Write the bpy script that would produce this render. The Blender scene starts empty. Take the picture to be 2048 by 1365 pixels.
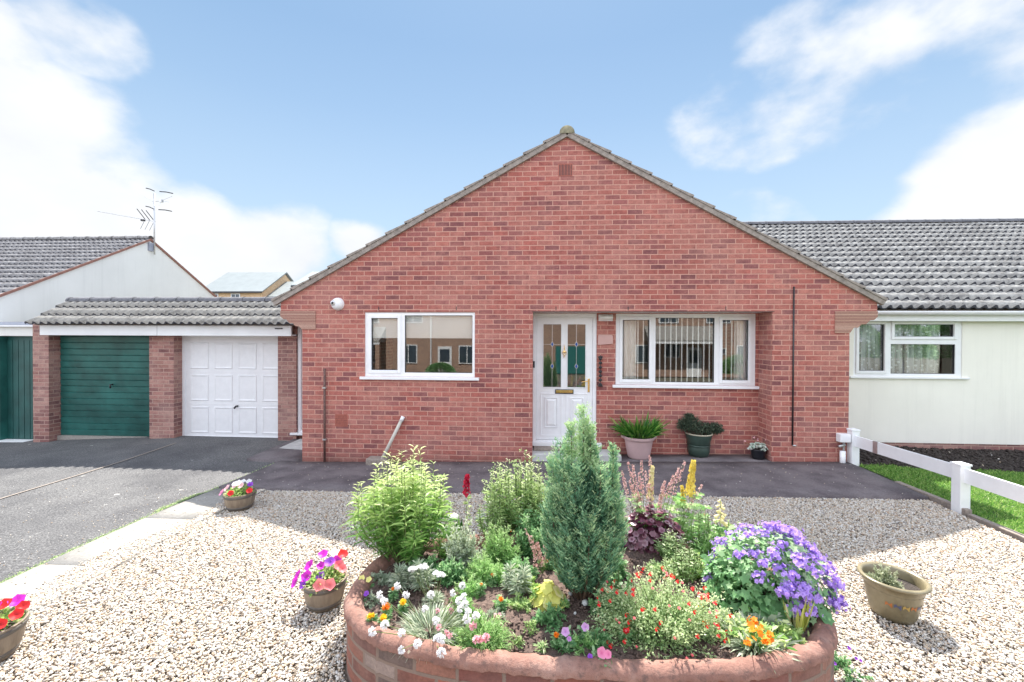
import bpy, math, random
import numpy as np
from mathutils import Vector, Matrix
R = math.radians
random.seed(7)
rng = np.random.default_rng(11)
COL = bpy.context.scene.collection

# ------------------------------------------------------------------ helpers
def gz(X, Y):
    """height of the ground"""
    xs = [-30, -14, -9.9, -7, -4.6, -3.7, 4.55, 7, 14, 30]
    zs = [-.3, -.28, -.2, -.06, -.07, -.11, .07, -.01, 0, 0]
    zt = np.interp(X, xs, zs)
    t = np.clip((np.asarray(Y, float) - 3.6) / 2.9, 0, 1); w = t * t * (3 - 2 * t)
    b = np.clip(-np.asarray(Y, float) / 8.0, 0, 1); b = b * b * (3 - 2 * b)
    return w * zt - .85 * b

def tag(o, label=None, cat=None, group=None, kind=None):
    if label: o['label'] = label
    if cat: o['category'] = cat
    if group: o['group'] = group
    if kind: o['kind'] = kind
    return o

def thing(name, label, cat, loc=(0, 0, 0), group=None):
    o = bpy.data.objects.new(name, None); COL.objects.link(o)
    o.location = loc; o.empty_display_size = .1
    return tag(o, label, cat, group)

def root_loc(p):
    v = Vector((0, 0, 0))
    while p is not None:
        v += p.location; p = p.parent
    return v

def link(name, me, mat, parent=None, smooth=False):
    """link a mesh given in world coordinates as ONE object (origin moved to the parent)"""
    if mat is not None and not me.materials:
        me.materials.append(mat)
    uvbox(me)
    if parent is not None:
        me.transform(Matrix.Translation(-root_loc(parent)))
    if smooth:
        me.polygons.foreach_set('use_smooth', [True] * len(me.polygons))
    o = bpy.data.objects.new(name, me); COL.objects.link(o)
    if parent is not None: o.parent = parent
    return o

def uvbox(me):
    if me.uv_layers or len(me.polygons) > 60000: return
    n = len(me.loops)
    if n == 0: return
    uv = me.uv_layers.new(name='UVMap')
    co = np.empty(len(me.vertices) * 3); me.vertices.foreach_get('co', co); co = co.reshape(-1, 3)
    vi = np.empty(n, int); me.loops.foreach_get('vertex_index', vi)
    nr = np.empty(len(me.polygons) * 3); me.polygons.foreach_get('normal', nr); nr = np.abs(nr.reshape(-1, 3))
    lt = np.empty(len(me.polygons), int); me.polygons.foreach_get('loop_total', lt)
    nl = np.repeat(nr, lt, axis=0); c = co[vi]
    out = np.empty((n, 2))
    a = nl.argmax(1)
    out[:, 0] = np.where(a == 0, c[:, 1], c[:, 0])
    out[:, 1] = np.where(a == 2, c[:, 1], c[:, 2])
    uv.data.foreach_set('uv', out.ravel())

class MB:
    def __init__(s): s.v = []; s.f = []; s.uv = None
    def add(s, vs, fs):
        b = len(s.v); s.v += [tuple(p) for p in vs]; s.f += [tuple(b + i for i in f) for f in fs]; return s
    def box(s, x0, x1, y0, y1, z0, z1):
        x0, x1 = min(x0, x1), max(x0, x1); y0, y1 = min(y0, y1), max(y0, y1); z0, z1 = min(z0, z1), max(z0, z1)
        return s.add([(x0, y0, z0), (x1, y0, z0), (x1, y1, z0), (x0, y1, z0), (x0, y0, z1), (x1, y0, z1), (x1, y1, z1), (x0, y1, z1)],
                     [(0, 3, 2, 1), (4, 5, 6, 7), (0, 1, 5, 4), (1, 2, 6, 5), (2, 3, 7, 6), (3, 0, 4, 7)])
    def bar(s, a, b, w, h, up=(0, 0, 1)):
        a = Vector(a); b = Vector(b); d = (b - a).normalized(); r = d.cross(Vector(up)).normalized(); u = r.cross(d)
        vs = []
        for p in (a, b):
            for q in ((-1, -1), (1, -1), (1, 1), (-1, 1)): vs.append(p + r * q[0] * w / 2 + u * q[1] * h / 2)
        return s.add(vs, [(0, 1, 2, 3), (7, 6, 5, 4), (0, 4, 5, 1), (1, 5, 6, 2), (2, 6, 7, 3), (3, 7, 4, 0)])
    def prism(s, pts, y0, y1):
        """polygon in x,z (any order) extruded along y"""
        n = len(pts)
        ar = sum(pts[i][0] * pts[(i + 1) % n][1] - pts[(i + 1) % n][0] * pts[i][1] for i in range(n))
        if ar < 0: pts = pts[::-1]
        vs = [(p[0], y0, p[1]) for p in pts] + [(p[0], y1, p[1]) for p in pts]
        fs = [tuple(range(n)), tuple(range(2 * n - 1, n - 1, -1))]
        for i in range(n): fs.append((i, n + i, n + (i + 1) % n, (i + 1) % n))
        return s.add(vs, fs)
    def prismx(s, pts, x0, x1):
        n = len(pts)
        vs = [(x0, p[0], p[1]) for p in pts] + [(x1, p[0], p[1]) for p in pts]
        fs = [tuple(range(n - 1, -1, -1)), tuple(range(n, 2 * n))]
        for i in range(n): fs.append((i, (i + 1) % n, n + (i + 1) % n, n + i))
        return s.add(vs, fs)
    def tube(s, path, r, n=8, cap=True):
        path = [Vector(p) for p in path]; b = len(s.v); m = len(path)
        rs = r if isinstance(r, (list, tuple)) else [r] * m
        ref = Vector((0, 0, 1)) if abs((path[-1] - path[0]).normalized().z) < .9 else Vector((1, 0, 0))
        for i, p in enumerate(path):
            d = (path[min(i + 1, m - 1)] - path[max(i - 1, 0)]).normalized()
            u = d.cross(ref).normalized(); w = d.cross(u)
            for k in range(n):
                a = 2 * math.pi * k / n; s.v.append(tuple(p + (u * math.cos(a) + w * math.sin(a)) * rs[i]))
        for i in range(m - 1):
            for k in range(n):
                s.f.append((b + i * n + k, b + i * n + (k + 1) % n, b + (i + 1) * n + (k + 1) % n, b + (i + 1) * n + k))
        if cap:
            s.f.append(tuple(b + k for k in range(n - 1, -1, -1))); s.f.append(tuple(b + (m - 1) * n + k for k in range(n)))
        return s
    def lathe(s, prof, c=(0, 0, 0), n=32, cap0=True, cap1=False, axis='z'):
        b = len(s.v); m = len(prof)
        for r, z in prof:
            for k in range(n):
                a = 2 * math.pi * k / n; x, y = r * math.cos(a), r * math.sin(a)
                s.v.append((c[0] + x, c[1] + y, c[2] + z) if axis == 'z' else (c[0] + x, c[1] - z, c[2] + y))
        for i in range(m - 1):
            for k in range(n):
                s.f.append((b + i * n + k, b + i * n + (k + 1) % n, b + (i + 1) * n + (k + 1) % n, b + (i + 1) * n + k))
        if cap0: s.f.append(tuple(b + k for k in range(n - 1, -1, -1)))
        if cap1: s.f.append(tuple(b + (m - 1) * n + k for k in range(n)))
        return s
    def build(s, name, mat, parent=None, smooth=False, bevel=0):
        me = bpy.data.meshes.new(name); me.from_pydata(s.v, [], s.f); me.update()
        o = link(name, me, mat, parent, smooth)
        if bevel:
            m = o.modifiers.new('bevel', 'BEVEL'); m.width = bevel; m.segments = 2; m.limit_method = 'ANGLE'; m.angle_limit = R(40)
        return o

def trimesh(name, V, T, mat, parent=None, smooth=False, tint=None, mid=None, mats=None):
    """fast triangle mesh from arrays (world coordinates)"""
    me = bpy.data.meshes.new(name)
    V = np.asarray(V, np.float32); T = np.asarray(T, np.int32)
    me.vertices.add(len(V)); me.vertices.foreach_set('co', V.ravel())
    me.loops.add(T.size); me.loops.foreach_set('vertex_index', T.ravel())
    me.polygons.add(len(T)); me.polygons.foreach_set('loop_start', np.arange(0, T.size, 3, dtype=np.int32))
    me.polygons.foreach_set('loop_total', np.full(len(T), 3, np.int32))
    if mats:
        for m in mats: me.materials.append(m)
        me.polygons.foreach_set('material_index', np.asarray(mid, np.int32))
    else: me.materials.append(mat)
    if smooth: me.polygons.foreach_set('use_smooth', np.ones(len(T), bool))
    if tint is not None:
        a = me.attributes.new('tint', 'FLOAT', 'POINT'); a.data.foreach_set('value', np.asarray(tint, np.float32))
    me.update()
    if parent is not None: me.transform(Matrix.Translation(-root_loc(parent)))
    o = bpy.data.objects.new(name, me); COL.objects.link(o)
    if parent is not None: o.parent = parent
    return o

# ---------------------------------------------------------------- materials
def newmat(name):
    m = bpy.data.materials.new(name); m.use_nodes = True
    nt = m.node_tree; nt.nodes.clear()
    out = nt.nodes.new('ShaderNodeOutputMaterial'); p = nt.nodes.new('ShaderNodeBsdfPrincipled')
    nt.links.new(p.outputs[0], out.inputs[0])
    return m, nt, p, out

def N(nt, t, **kw):
    n = nt.nodes.new(t)
    for k, v in kw.items():
        if hasattr(n, k): setattr(n, k, v)
        else: n.inputs[k].default_value = v
    return n

def mth(nt, op, a, b=None, c=None):
    n = nt.nodes.new('ShaderNodeMath'); n.operation = op
    for i, x in enumerate((a, b, c)):
        if x is None: continue
        if isinstance(x, (int, float)): n.inputs[i].default_value = x
        else: nt.links.new(x, n.inputs[i])
    return n.outputs[0]

def mixc(nt, f, a, b, blend='MIX'):
    n = nt.nodes.new('ShaderNodeMix'); n.data_type = 'RGBA'; n.blend_type = blend
    for s, x in ((n.inputs[0], f), (n.inputs[6], a), (n.inputs[7], b)):
        if isinstance(x, (int, float)): s.default_value = x
        elif isinstance(x, (tuple, list)): s.default_value = (*x[:3], 1)
        else: nt.links.new(x, s)
    return n.outputs[2]

def ramp(nt, fac, stops, interp='LINEAR'):
    n = nt.nodes.new('ShaderNodeValToRGB'); cr = n.color_ramp; cr.interpolation = interp
    while len(cr.elements) < len(stops): cr.elements.new(.5)
    for e, (p, c) in zip(cr.elements, stops):
        e.position = p; e.color = (*c, 1) if len(c) == 3 else c
    nt.links.new(fac, n.inputs[0]); return n.outputs[0]

def noise(nt, scale, detail=4, rough=.55, vec=None):
    n = nt.nodes.new('ShaderNodeTexNoise'); n.inputs['Scale'].default_value = scale
    n.inputs['Detail'].default_value = detail; n.inputs['Roughness'].default_value = rough
    if vec is not None: nt.links.new(vec, n.inputs['Vector'])
    return n.outputs[0]

def wpos(nt): return nt.nodes.new('ShaderNodeNewGeometry').outputs['Position']

def bump(nt, p, h, strength=.3, dist=.01):
    b = nt.nodes.new('ShaderNodeBump'); b.inputs['Strength'].default_value = strength; b.inputs['Distance'].default_value = dist
    nt.links.new(h, b.inputs['Height']); nt.links.new(b.outputs[0], p.inputs['Normal'])

def simple(name, col, rough=.5, var=.12, scale=8, bmp=.0, metal=0, spec=.5, dist=.004, bscale=None, detail=5):
    m, nt, p, o = newmat(name)
    ps = wpos(nt)
    f = noise(nt, scale, detail, .6, ps)
    dark = tuple(c * (1 - var) for c in col); lite = tuple(min(1, c * (1 + var)) for c in col)
    nt.links.new(ramp(nt, f, [(.3, dark), (.7, lite)]), p.inputs['Base Color'])
    p.inputs['Roughness'].default_value = rough; p.inputs['Metallic'].default_value = metal
    p.inputs['Specular IOR Level'].default_value = spec
    if bmp: bump(nt, p, noise(nt, bscale or scale * 6, 5, .6, ps), bmp, dist)
    return m

def brick_mat(name, cols, mortar, L=.225, H=.075, J=.011, patch=.35, pale=(.5, .3, .26), seed=0.0, splash=None, ubump=.6):
    m, nt, p, o = newmat(name)
    uvn = nt.nodes.new('ShaderNodeUVMap'); uvn.uv_map = 'UVMap'
    sp = nt.nodes.new('ShaderNodeSeparateXYZ'); nt.links.new(uvn.outputs[0], sp.inputs[0])
    wob = noise(nt, 9, 2, .5, uvn.outputs[0])
    u = mth(nt, 'ADD', sp.outputs[0], mth(nt, 'MULTIPLY', mth(nt, 'SUBTRACT', wob, .5), .006))
    v = mth(nt, 'ADD', sp.outputs[1], mth(nt, 'MULTIPLY', mth(nt, 'SUBTRACT', wob, .5), .005))
    row = mth(nt, 'FLOOR', mth(nt, 'DIVIDE', v, H))
    rowr = nt.nodes.new('ShaderNodeTexWhiteNoise'); rowr.noise_dimensions = '1D'; nt.links.new(row, rowr.inputs['W'])
    off = mth(nt, 'ADD', mth(nt, 'MULTIPLY', mth(nt, 'MODULO', mth(nt, 'ABSOLUTE', row), 2), .5), mth(nt, 'MULTIPLY', rowr.outputs[0], .05))
    uu = mth(nt, 'ADD', mth(nt, 'DIVIDE', u, L), off)
    cell = mth(nt, 'FLOOR', uu); fu = mth(nt, 'FRACT', uu); fv = mth(nt, 'FRACT', mth(nt, 'DIVIDE', v, H))
    cmb = nt.nodes.new('ShaderNodeCombineXYZ'); nt.links.new(cell, cmb.inputs[0]); nt.links.new(row, cmb.inputs[1]); cmb.inputs[2].default_value = seed
    wn = nt.nodes.new('ShaderNodeTexWhiteNoise'); wn.noise_dimensions = '3D'; nt.links.new(cmb.outputs[0], wn.inputs['Vector'])
    du = mth(nt, 'MULTIPLY', mth(nt, 'MINIMUM', fu, mth(nt, 'SUBTRACT', 1, fu)), L)
    dv = mth(nt, 'MULTIPLY', mth(nt, 'MINIMUM', fv, mth(nt, 'SUBTRACT', 1, fv)), H)
    rag = mth(nt, 'MULTIPLY', mth(nt, 'SUBTRACT', noise(nt, 120, 3, .6, uvn.outputs[0]), .5), .007)
    d = mth(nt, 'ADD', mth(nt, 'MINIMUM', du, dv), rag)
    mk = nt.nodes.new('ShaderNodeMapRange'); mk.interpolation_type = 'SMOOTHSTEP'
    mk.inputs['From Min'].default_value = J / 2 - .0015; mk.inputs['From Max'].default_value = J / 2 + .0035
    nt.links.new(d, mk.inputs['Value']); mask = mk.outputs[0]
    n = len(cols); c = ramp(nt, wn.outputs[0], [(i / n, cols[i]) for i in range(n)], 'CONSTANT')
    ln = noise(nt, 1.3, 4, .6, uvn.outputs[0])
    c = mixc(nt, mth(nt, 'MULTIPLY', ramp(nt, ln, [(.42, (0, 0, 0)), (.68, (1, 1, 1))]), patch), c, pale)
    fine = noise(nt, 60, 4, .7, uvn.outputs[0])
    mot = noise(nt, 11, 5, .7, uvn.outputs[0])
    c = mixc(nt, .75, c, ramp(nt, mot, [(.30, (.62, .60, .64)), (.5, (1, 1, 1)), (.72, (1.22, 1.25, 1.22))]), 'MULTIPLY')
    wth = noise(nt, .55, 5, .65, uvn.outputs[0])
    c = mixc(nt, .8, c, ramp(nt, wth, [(.35, (.80, .78, .80)), (.6, (1.06, 1.06, 1.06))]), 'MULTIPLY')
    c = mixc(nt, .55, c, ramp(nt, fine, [(.3, (.55, .55, .55)), (.7, (1.25, 1.25, 1.25))]), 'MULTIPLY')
    sc = noise(nt, 22, 3, .6, uvn.outputs[0])
    c = mixc(nt, mth(nt, 'MULTIPLY', ramp(nt, sc, [(.58, (0, 0, 0)), (.75, (1, 1, 1))]), .25), c, pale)
    mo = mixc(nt, noise(nt, 14, 4, .6, uvn.outputs[0]), tuple(x * .8 for x in mortar), mortar)
    fc = mixc(nt, mask, mo, c)
    if splash is not None:     # soil splashed on the lowest courses, and faint runs
        k = mth(nt, 'ADD', mth(nt, 'MULTIPLY', mth(nt, 'SUBTRACT', splash, sp.outputs[1]), 3.2), mth(nt, 'MULTIPLY', mth(nt, 'SUBTRACT', noise(nt, 3, 6, .7, uvn.outputs[0]), .5), 1.6))
        fc = mixc(nt, mth(nt, 'MULTIPLY', ramp(nt, k, [(0, (0, 0, 0)), (.8, (1, 1, 1))]), .6), fc, (.10, .06, .052))
    nt.links.new(fc, p.inputs['Base Color'])
    p.inputs['Roughness'].default_value = .9
    h = mth(nt, 'ADD', mth(nt, 'MULTIPLY', mask, .7), mth(nt, 'MULTIPLY', fine, .35))
    bump(nt, p, h, ubump, .006)
    return m

def leafmat(name, a, b, c=None, trans=.35, rough=.45, spec=.4):
    """colour runs a -> b (-> c) with the per-leaf tint"""
    m, nt, p, o = newmat(name)
    at = nt.nodes.new('ShaderNodeAttribute'); at.attribute_name = 'tint'
    st = [(0, a), (1, b)] if c is None else [(0, a), (.55, b), (1, c)]
    cl = ramp(nt, at.outputs['Fac'], st)
    nt.links.new(cl, p.inputs['Base Color']); p.inputs['Roughness'].default_value = rough; p.inputs['Specular IOR Level'].default_value = spec
    if trans:
        tr = nt.nodes.new('ShaderNodeBsdfTranslucent'); nt.links.new(mixc(nt, .35, cl, (.9, 1, .3), 'MULTIPLY') if False else cl, tr.inputs[0])
        mx = nt.nodes.new('ShaderNodeMixShader'); mx.inputs[0].default_value = trans
        nt.links.new(p.outputs[0], mx.inputs[1]); nt.links.new(tr.outputs[0], mx.inputs[2]); nt.links.new(mx.outputs[0], o.inputs[0])
    return m

M = {}
BR = [(.385, .120, .097), (.34, .102, .085), (.42, .145, .115), (.275, .092, .086), (.41, .155, .125), (.225, .080, .080), (.365, .112, .090), (.40, .135, .11), (.31, .104, .097), (.43, .17, .14)]
M['brick'] = brick_mat('brick_red', BR, (.57, .31, .245), J=.0105, patch=.6, pale=(.46, .215, .175), splash=.12)
M['brick_pillar'] = brick_mat('brick_garage', [(.30, .14, .12), (.38, .19, .16), (.22, .10, .095), (.34, .17, .14), (.42, .23, .19), (.26, .12, .11)], (.46, .30, .25), patch=.5, pale=(.44, .29, .25), seed=3.)
M['brick_planter'] = brick_mat('brick_planter', [(.27, .085, .055), (.32, .11, .07), (.20, .075, .06), (.30, .14, .10), (.36, .28, .24), (.23, .09, .065), (.15, .105, .09)], (.22, .16, .13), H=.078, J=.016, patch=.55, pale=(.16, .12, .105), seed=5.)
M['brick_buff'] = brick_mat('brick_buff', [(.72, .50, .30), (.68, .47, .28), (.75, .54, .34), (.65, .44, .26)], (.7, .52, .34), patch=.2, pale=(.6, .45, .3), seed=8.)
M['brick_far'] = brick_mat('brick_opposite', [(.40, .25, .18), (.46, .29, .21), (.34, .21, .16), (.43, .27, .2)], (.45, .36, .29), patch=.2, pale=(.30, .23, .19), seed=9.)
M['upvc'] = simple('white_upvc', (.79, .80, .82), .32, .045, 7, .03, detail=7)
M['paint_white'] = simple('white_paint', (.78, .79, .80), .45, .05, 3, .08)
M['cream'] = simple('cream_render', (.82, .80, .73), .85, .05, .9, .25, bscale=90, dist=.004)
M['cream_left'] = simple('pale_render', (.74, .74, .71), .85, .04, 1.3, .25, bscale=90, dist=.004)
def render_wall(name, col, base):
    m, nt, p, o = newmat(name); ps = wpos(nt); sp = nt.nodes.new('ShaderNodeSeparateXYZ'); nt.links.new(ps, sp.inputs[0])
    c = ramp(nt, noise(nt, .8, 5, .6, ps), [(.3, tuple(x * .94 for x in col)), (.7, tuple(min(1, x * 1.04) for x in col))])
    run = nt.nodes.new('ShaderNodeMapping'); run.inputs['Scale'].default_value = (5, 5, .22); nt.links.new(ps, run.inputs['Vector'])
    c = mixc(nt, mth(nt, 'MULTIPLY', ramp(nt, noise(nt, 1.2, 6, .7, run.outputs[0]), [(.52, (0, 0, 0)), (.8, (1, 1, 1))]), .35), c, tuple(x * .72 for x in col))
    k = mth(nt, 'ADD', mth(nt, 'MULTIPLY', mth(nt, 'SUBTRACT', base, sp.outputs[2]), 3.5), mth(nt, 'MULTIPLY', mth(nt, 'SUBTRACT', noise(nt, 5, 6, .75, ps), .5), 1.5))
    c = mixc(nt, mth(nt, 'MULTIPLY', ramp(nt, k, [(0, (0, 0, 0)), (.9, (1, 1, 1))]), .5), c, (.34, .30, .24))
    nt.links.new(c, p.inputs['Base Color']); p.inputs['Roughness'].default_value = .9
    bump(nt, p, noise(nt, 70, 5, .75, ps), .45, .007); return m
M['cream'] = render_wall('cream_render_wall', (.83, .81, .735), .14)
M['cream_left'] = render_wall('pale_render_wall', (.75, .75, .72), .0)
M['green_paint'] = simple('green_paint', (.018, .105, .092), .42, .4, 2.2)
M['dark_green'] = simple('dark_green_paint', (.012, .075, .068), .5, .3, 3)
M['dark'] = simple('dark_rubber', (.02, .02, .025), .5, .1)
M['flash'] = simple('lead_flashing', (.28, .30, .36), .5, .1, 6)
M['brass'] = simple('brass', (.83, .58, .26), .22, .05, 9, metal=1)
M['steel'] = simple('galvanised', (.55, .55, .56), .35, .1, 20, metal=.8)
M['verge'] = simple('verge_mortar', (.27, .235, .21), .9, .32, 14, .5, dist=.006)
M['ridge_dark'] = simple('ridge_dark', (.13, .13, .145), .85, .3, 14, .4)
M['ridge'] = simple('ridge_concrete', (.22, .20, .13), .9, .25, 18, .4)
M['terr_vent'] = simple('terracotta', (.36, .11, .08), .8, .15, 30, .2)
M['stone_step'] = simple('step_concrete', (.46, .46, .45), .85, .18, 9, .4)
M['corbel'] = None
M['black_iron'] = simple('black_paint', (.025, .022, .025), .45, .2, 10)
M['rusty'] = simple('rusty_pipe', (.12, .065, .055), .7, .4, 20, .3)
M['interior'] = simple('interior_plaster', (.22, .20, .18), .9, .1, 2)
M['plaque'] = simple('pink_plaque', (.55, .34, .31), .4, .06, 8)

# corbel: stacked thin tiles
def corbel():
    m, nt, p, o = newmat('tile_corbel')
    ps = wpos(nt); sp = nt.nodes.new('ShaderNodeSeparateXYZ'); nt.links.new(ps, sp.inputs[0])
    w = noise(nt, 5, 3, .5, ps)
    z = mth(nt, 'ADD', sp.outputs[2], mth(nt, 'MULTIPLY', w, .012))
    f = mth(nt, 'FRACT', mth(nt, 'DIVIDE', z, .022))
    row = nt.nodes.new('ShaderNodeTexWhiteNoise'); row.noise_dimensions = '1D'; nt.links.new(mth(nt, 'FLOOR', mth(nt, 'DIVIDE', z, .022)), row.inputs['W'])
    c = ramp(nt, row.outputs[0], [(0, (.36, .19, .15)), (.5, (.48, .29, .23)), (1, (.56, .37, .30))])
    c = mixc(nt, ramp(nt, f, [(0, (1, 1, 1)), (.28, (0, 0, 0)), (1, (0, 0, 0))]), c, (.17, .085, .075))
    c = mixc(nt, .5, c, ramp(nt, noise(nt, 40, 4, .6, ps), [(.3, (.7, .7, .7)), (.7, (1.15, 1.15, 1.15))]), 'MULTIPLY')
    nt.links.new(c, p.inputs['Base Color']); p.inputs['Roughness'].default_value = .9
    bump(nt, p, f, .6, .008); return m
M['corbel'] = corbel()

def tile_mat(name, c0, c1, lich, seed=0):
    m, nt, p, o = newmat(name)
    ps = wpos(nt)
    at = nt.nodes.new('ShaderNodeAttribute'); at.attribute_name = 'tint'
    c = ramp(nt, at.outputs['Fac'], [(0, c0), (1, c1)])
    c = mixc(nt, mth(nt, 'MULTIPLY', ramp(nt, noise(nt, 9, 6, .7, ps), [(.44, (0, 0, 0)), (.6, (1, 1, 1))]), .75), c, lich)
    c = mixc(nt, ramp(nt, noise(nt, 26, 3, .6, ps), [(.64, (0, 0, 0)), (.7, (1, 1, 1))]), c, (.04, .035, .03))
    c = mixc(nt, ramp(nt, noise(nt, 70, 3, .6, ps), [(.62, (0, 0, 0)), (.72, (.7, .7, .7))]), c, (.6, .6, .55))
    nt.links.new(c, p.inputs['Base Color']); p.inputs['Roughness'].default_value = .85
    bump(nt, p, noise(nt, 120, 4, .7, ps), .5, .004); return m
M['tile_end_shade'] = simple('tile_end_shade', (.035, .035, .045), .9, .3, 30)  # shade under each tile step, painted as near-black on the front faces
M['tile'] = tile_mat('roof_tile', (.20, .19, .18), (.31, .30, .285), (.46, .45, .42))
M['tile_lite'] = tile_mat('roof_tile_weathered', (.22, .205, .185), (.32, .30, .27), (.40, .38, .34))
M['tile_brown'] = tile_mat('roof_tile_brown', (.15, .14, .14), (.24, .23, .23), (.36, .35, .35))
M['slate_far'] = simple('far_slate', (.22, .245, .25), .6, .08, 1.2)

def glass_mat(name, fac=.3, tintc=(.85, .9, .9)):
    m, nt, p, o = newmat(name)
    nt.nodes.remove(p)
    g = N(nt, 'ShaderNodeBsdfGlossy'); g.inputs['Roughness'].default_value = .0; g.inputs['Color'].default_value = (1, 1, 1, 1)
    t = N(nt, 'ShaderNodeBsdfTransparent'); t.inputs[0].default_value = (*tintc, 1)
    mx = N(nt, 'ShaderNodeMixShader'); fr = N(nt, 'ShaderNodeFresnel'); fr.inputs[0].default_value = 1.5
    nt.links.new(mth(nt, 'MINIMUM', mth(nt, 'ADD', fr.outputs[0], fac - .04), 1), mx.inputs[0])
    nt.links.new(t.outputs[0], mx.inputs[1]); nt.links.new(g.outputs[0], mx.inputs[2]); nt.links.new(mx.outputs[0], o.inputs[0])
    return m
M['glass'] = glass_mat('window_glass', .095, (.97, .98, .98))
M['glass_dim'] = glass_mat('window_glass_dim', .06, (.97, .98, .98))
M['glass_far'] = simple('dark_window', (.05, .07, .09), .05, .2, 2)

def cloth_mat(name, col, trans=.1):
    m, nt, p, o = newmat(name)
    p.inputs['Base Color'].default_value = (*col, 1); p.inputs['Roughness'].default_value = .9
    tr = N(nt, 'ShaderNodeBsdfTranslucent'); tr.inputs[0].default_value = (*col, 1)
    mx = N(nt, 'ShaderNodeMixShader'); mx.inputs[0].default_value = trans
    nt.links.new(p.outputs[0], mx.inputs[1]); nt.links.new(tr.outputs[0], mx.inputs[2]); nt.links.new(mx.outputs[0], o.inputs[0]); return m
M['curtain'] = cloth_mat('cream_cloth', (.9, .91, .88))
M['blind'] = cloth_mat('blind_cloth', (.95, .95, .92), .04)

def lace():
    m, nt, p, o = newmat('lace_net')
    ps = wpos(nt)
    p.inputs['Base Color'].default_value = (.92, .95, .99, 1); p.inputs['Roughness'].default_value = .9
    vo = N(nt, 'ShaderNodeTexVoronoi'); vo.inputs['Scale'].default_value = 13; nt.links.new(ps, vo.inputs['Vector'])
    fl = ramp(nt, vo.outputs['Distance'], [(.0, (1, 1, 1)), (.22, (.9, .9, .9)), (.3, (.12, .12, .12)), (.55, (.12, .12, .12))])
    st = ramp(nt, noise(nt, 14, 1, .5, N2map(nt, ps)), [(.40, (.12, .12, .12)), (.6, (.9, .9, .9))])
    f = mth(nt, 'ADD', mth(nt, 'MULTIPLY', fl, .6), mth(nt, 'MULTIPLY', st, .55)); f = mth(nt, 'MINIMUM', f, .95)
    t = N(nt, 'ShaderNodeBsdfTransparent'); mx = N(nt, 'ShaderNodeMixShader')
    nt.links.new(f, mx.inputs[0]); nt.links.new(t.outputs[0], mx.inputs[1]); nt.links.new(p.outputs[0], mx.inputs[2]); nt.links.new(mx.outputs[0], o.inputs[0]); return m
def N2map(nt, ps):
    mp = nt.nodes.new('ShaderNodeMapping'); mp.inputs['Scale'].default_value = (1, 1, .06); nt.links.new(ps, mp.inputs['Vector']); return mp.outputs[0]
M['lace'] = lace()

def ground_mat(name, stops, scale, big=None, bmp=.5, dist=.006, speck=None, rough=.92):
    m, nt, p, o = newmat(name); ps = wpos(nt)
    c = ramp(nt, noise(nt, scale, 5, .75, ps), stops)
    if big:
        c = mixc(nt, ramp(nt, noise(nt, big[0], 5, .6, ps), [(big[1], (0, 0, 0)), (big[2], (1, 1, 1))]), c, big[3], 'MULTIPLY')
    if speck:
        vo = N(nt, 'ShaderNodeTexVoronoi'); vo.inputs['Scale'].default_value = speck[0]; nt.links.new(ps, vo.inputs['Vector'])
        k = ramp(nt, vo.outputs['Color'], [(speck[1], (0, 0, 0)), (speck[1] + .02, (1, 1, 1))])
        c = mixc(nt, k, c, speck[2])
    nt.links.new(c, p.inputs['Base Color']); p.inputs['Roughness'].default_value = rough
    bump(nt, p, noise(nt, scale * .8, 4, .7, ps), bmp, dist); return m
M['asphalt'] = ground_mat('asphalt', [(.36, (.05, .049, .051)), (.5, (.105, .104, .105)), (.64, (.24, .237, .235))], 70, (1.1, .40, .66, (.60, .60, .63)), .9, .012, (26, .955, (.42, .41, .39)))
M['apron'] = ground_mat('apron_concrete', [(.3, (.115, .095, .10)), (.55, (.17, .147, .152)), (.75, (.27, .24, .24))], 60, (2.6, .40, .66, (.52, .50, .53)), .9, .012, (30, .962, (.33, .31, .30)))
M['path'] = ground_mat('path_concrete', [(.3, (.24, .225, .20)), (.7, (.37, .35, .32))], 30, (2.0, .45, .8, (.8, .8, .8)), .3, .004)
M['kerb'] = ground_mat('edging_concrete', [(.3, (.17, .14, .12)), (.7, (.34, .29, .25))], 30, None, .5)
M['gravel_base'] = ground_mat('gravel_base', [(.3, (.10, .075, .055)), (.7, (.30, .25, .20))], 60, None, 1, .02)
M['soil_dark'] = ground_mat('soil_dark', [(.3, (.018, .014, .012)), (.6, (.055, .042, .036)), (.8, (.12, .09, .08))], 28, None, 1, .03)
M['soil'] = ground_mat('planter_soil', [(.3, (.055, .036, .03)), (.6, (.16, .105, .085)), (.8, (.36, .26, .22))], 45, (3, .4, .7, (.6, .6, .6)), 1, .02)
M['grass_base'] = ground_mat('turf_base', [(.3, (.03, .06, .012)), (.7, (.07, .13, .03))], 40, None, .6)
M['earth'] = ground_mat('earth', [(.3, (.10, .10, .07)), (.7, (.2, .19, .14))], 3, None, .5)
M['road'] = ground_mat('road_asphalt', [(.3, (.05, .05, .05)), (.7, (.10, .10, .10))], 60, None, .5)

def coping_mat():
    m, nt, p, o = newmat('planter_coping'); ps = wpos(nt)
    c = ramp(nt, noise(nt, 5, 6, .65, ps), [(.25, (.17, .08, .062)), (.5, (.29, .15, .115)), (.75, (.42, .27, .22))])
    c = mixc(nt, ramp(nt, noise(nt, 28, 5, .7, ps), [(.52, (0, 0, 0)), (.70, (.85, .85, .85))]), c, (.12, .075, .065))
    nt.links.new(c, p.inputs['Base Color']); p.inputs['Roughness'].default_value = .85
    bump(nt, p, noise(nt, 38, 7, .75, ps), 1.0, .012); return m
M['coping'] = coping_mat()

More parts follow.
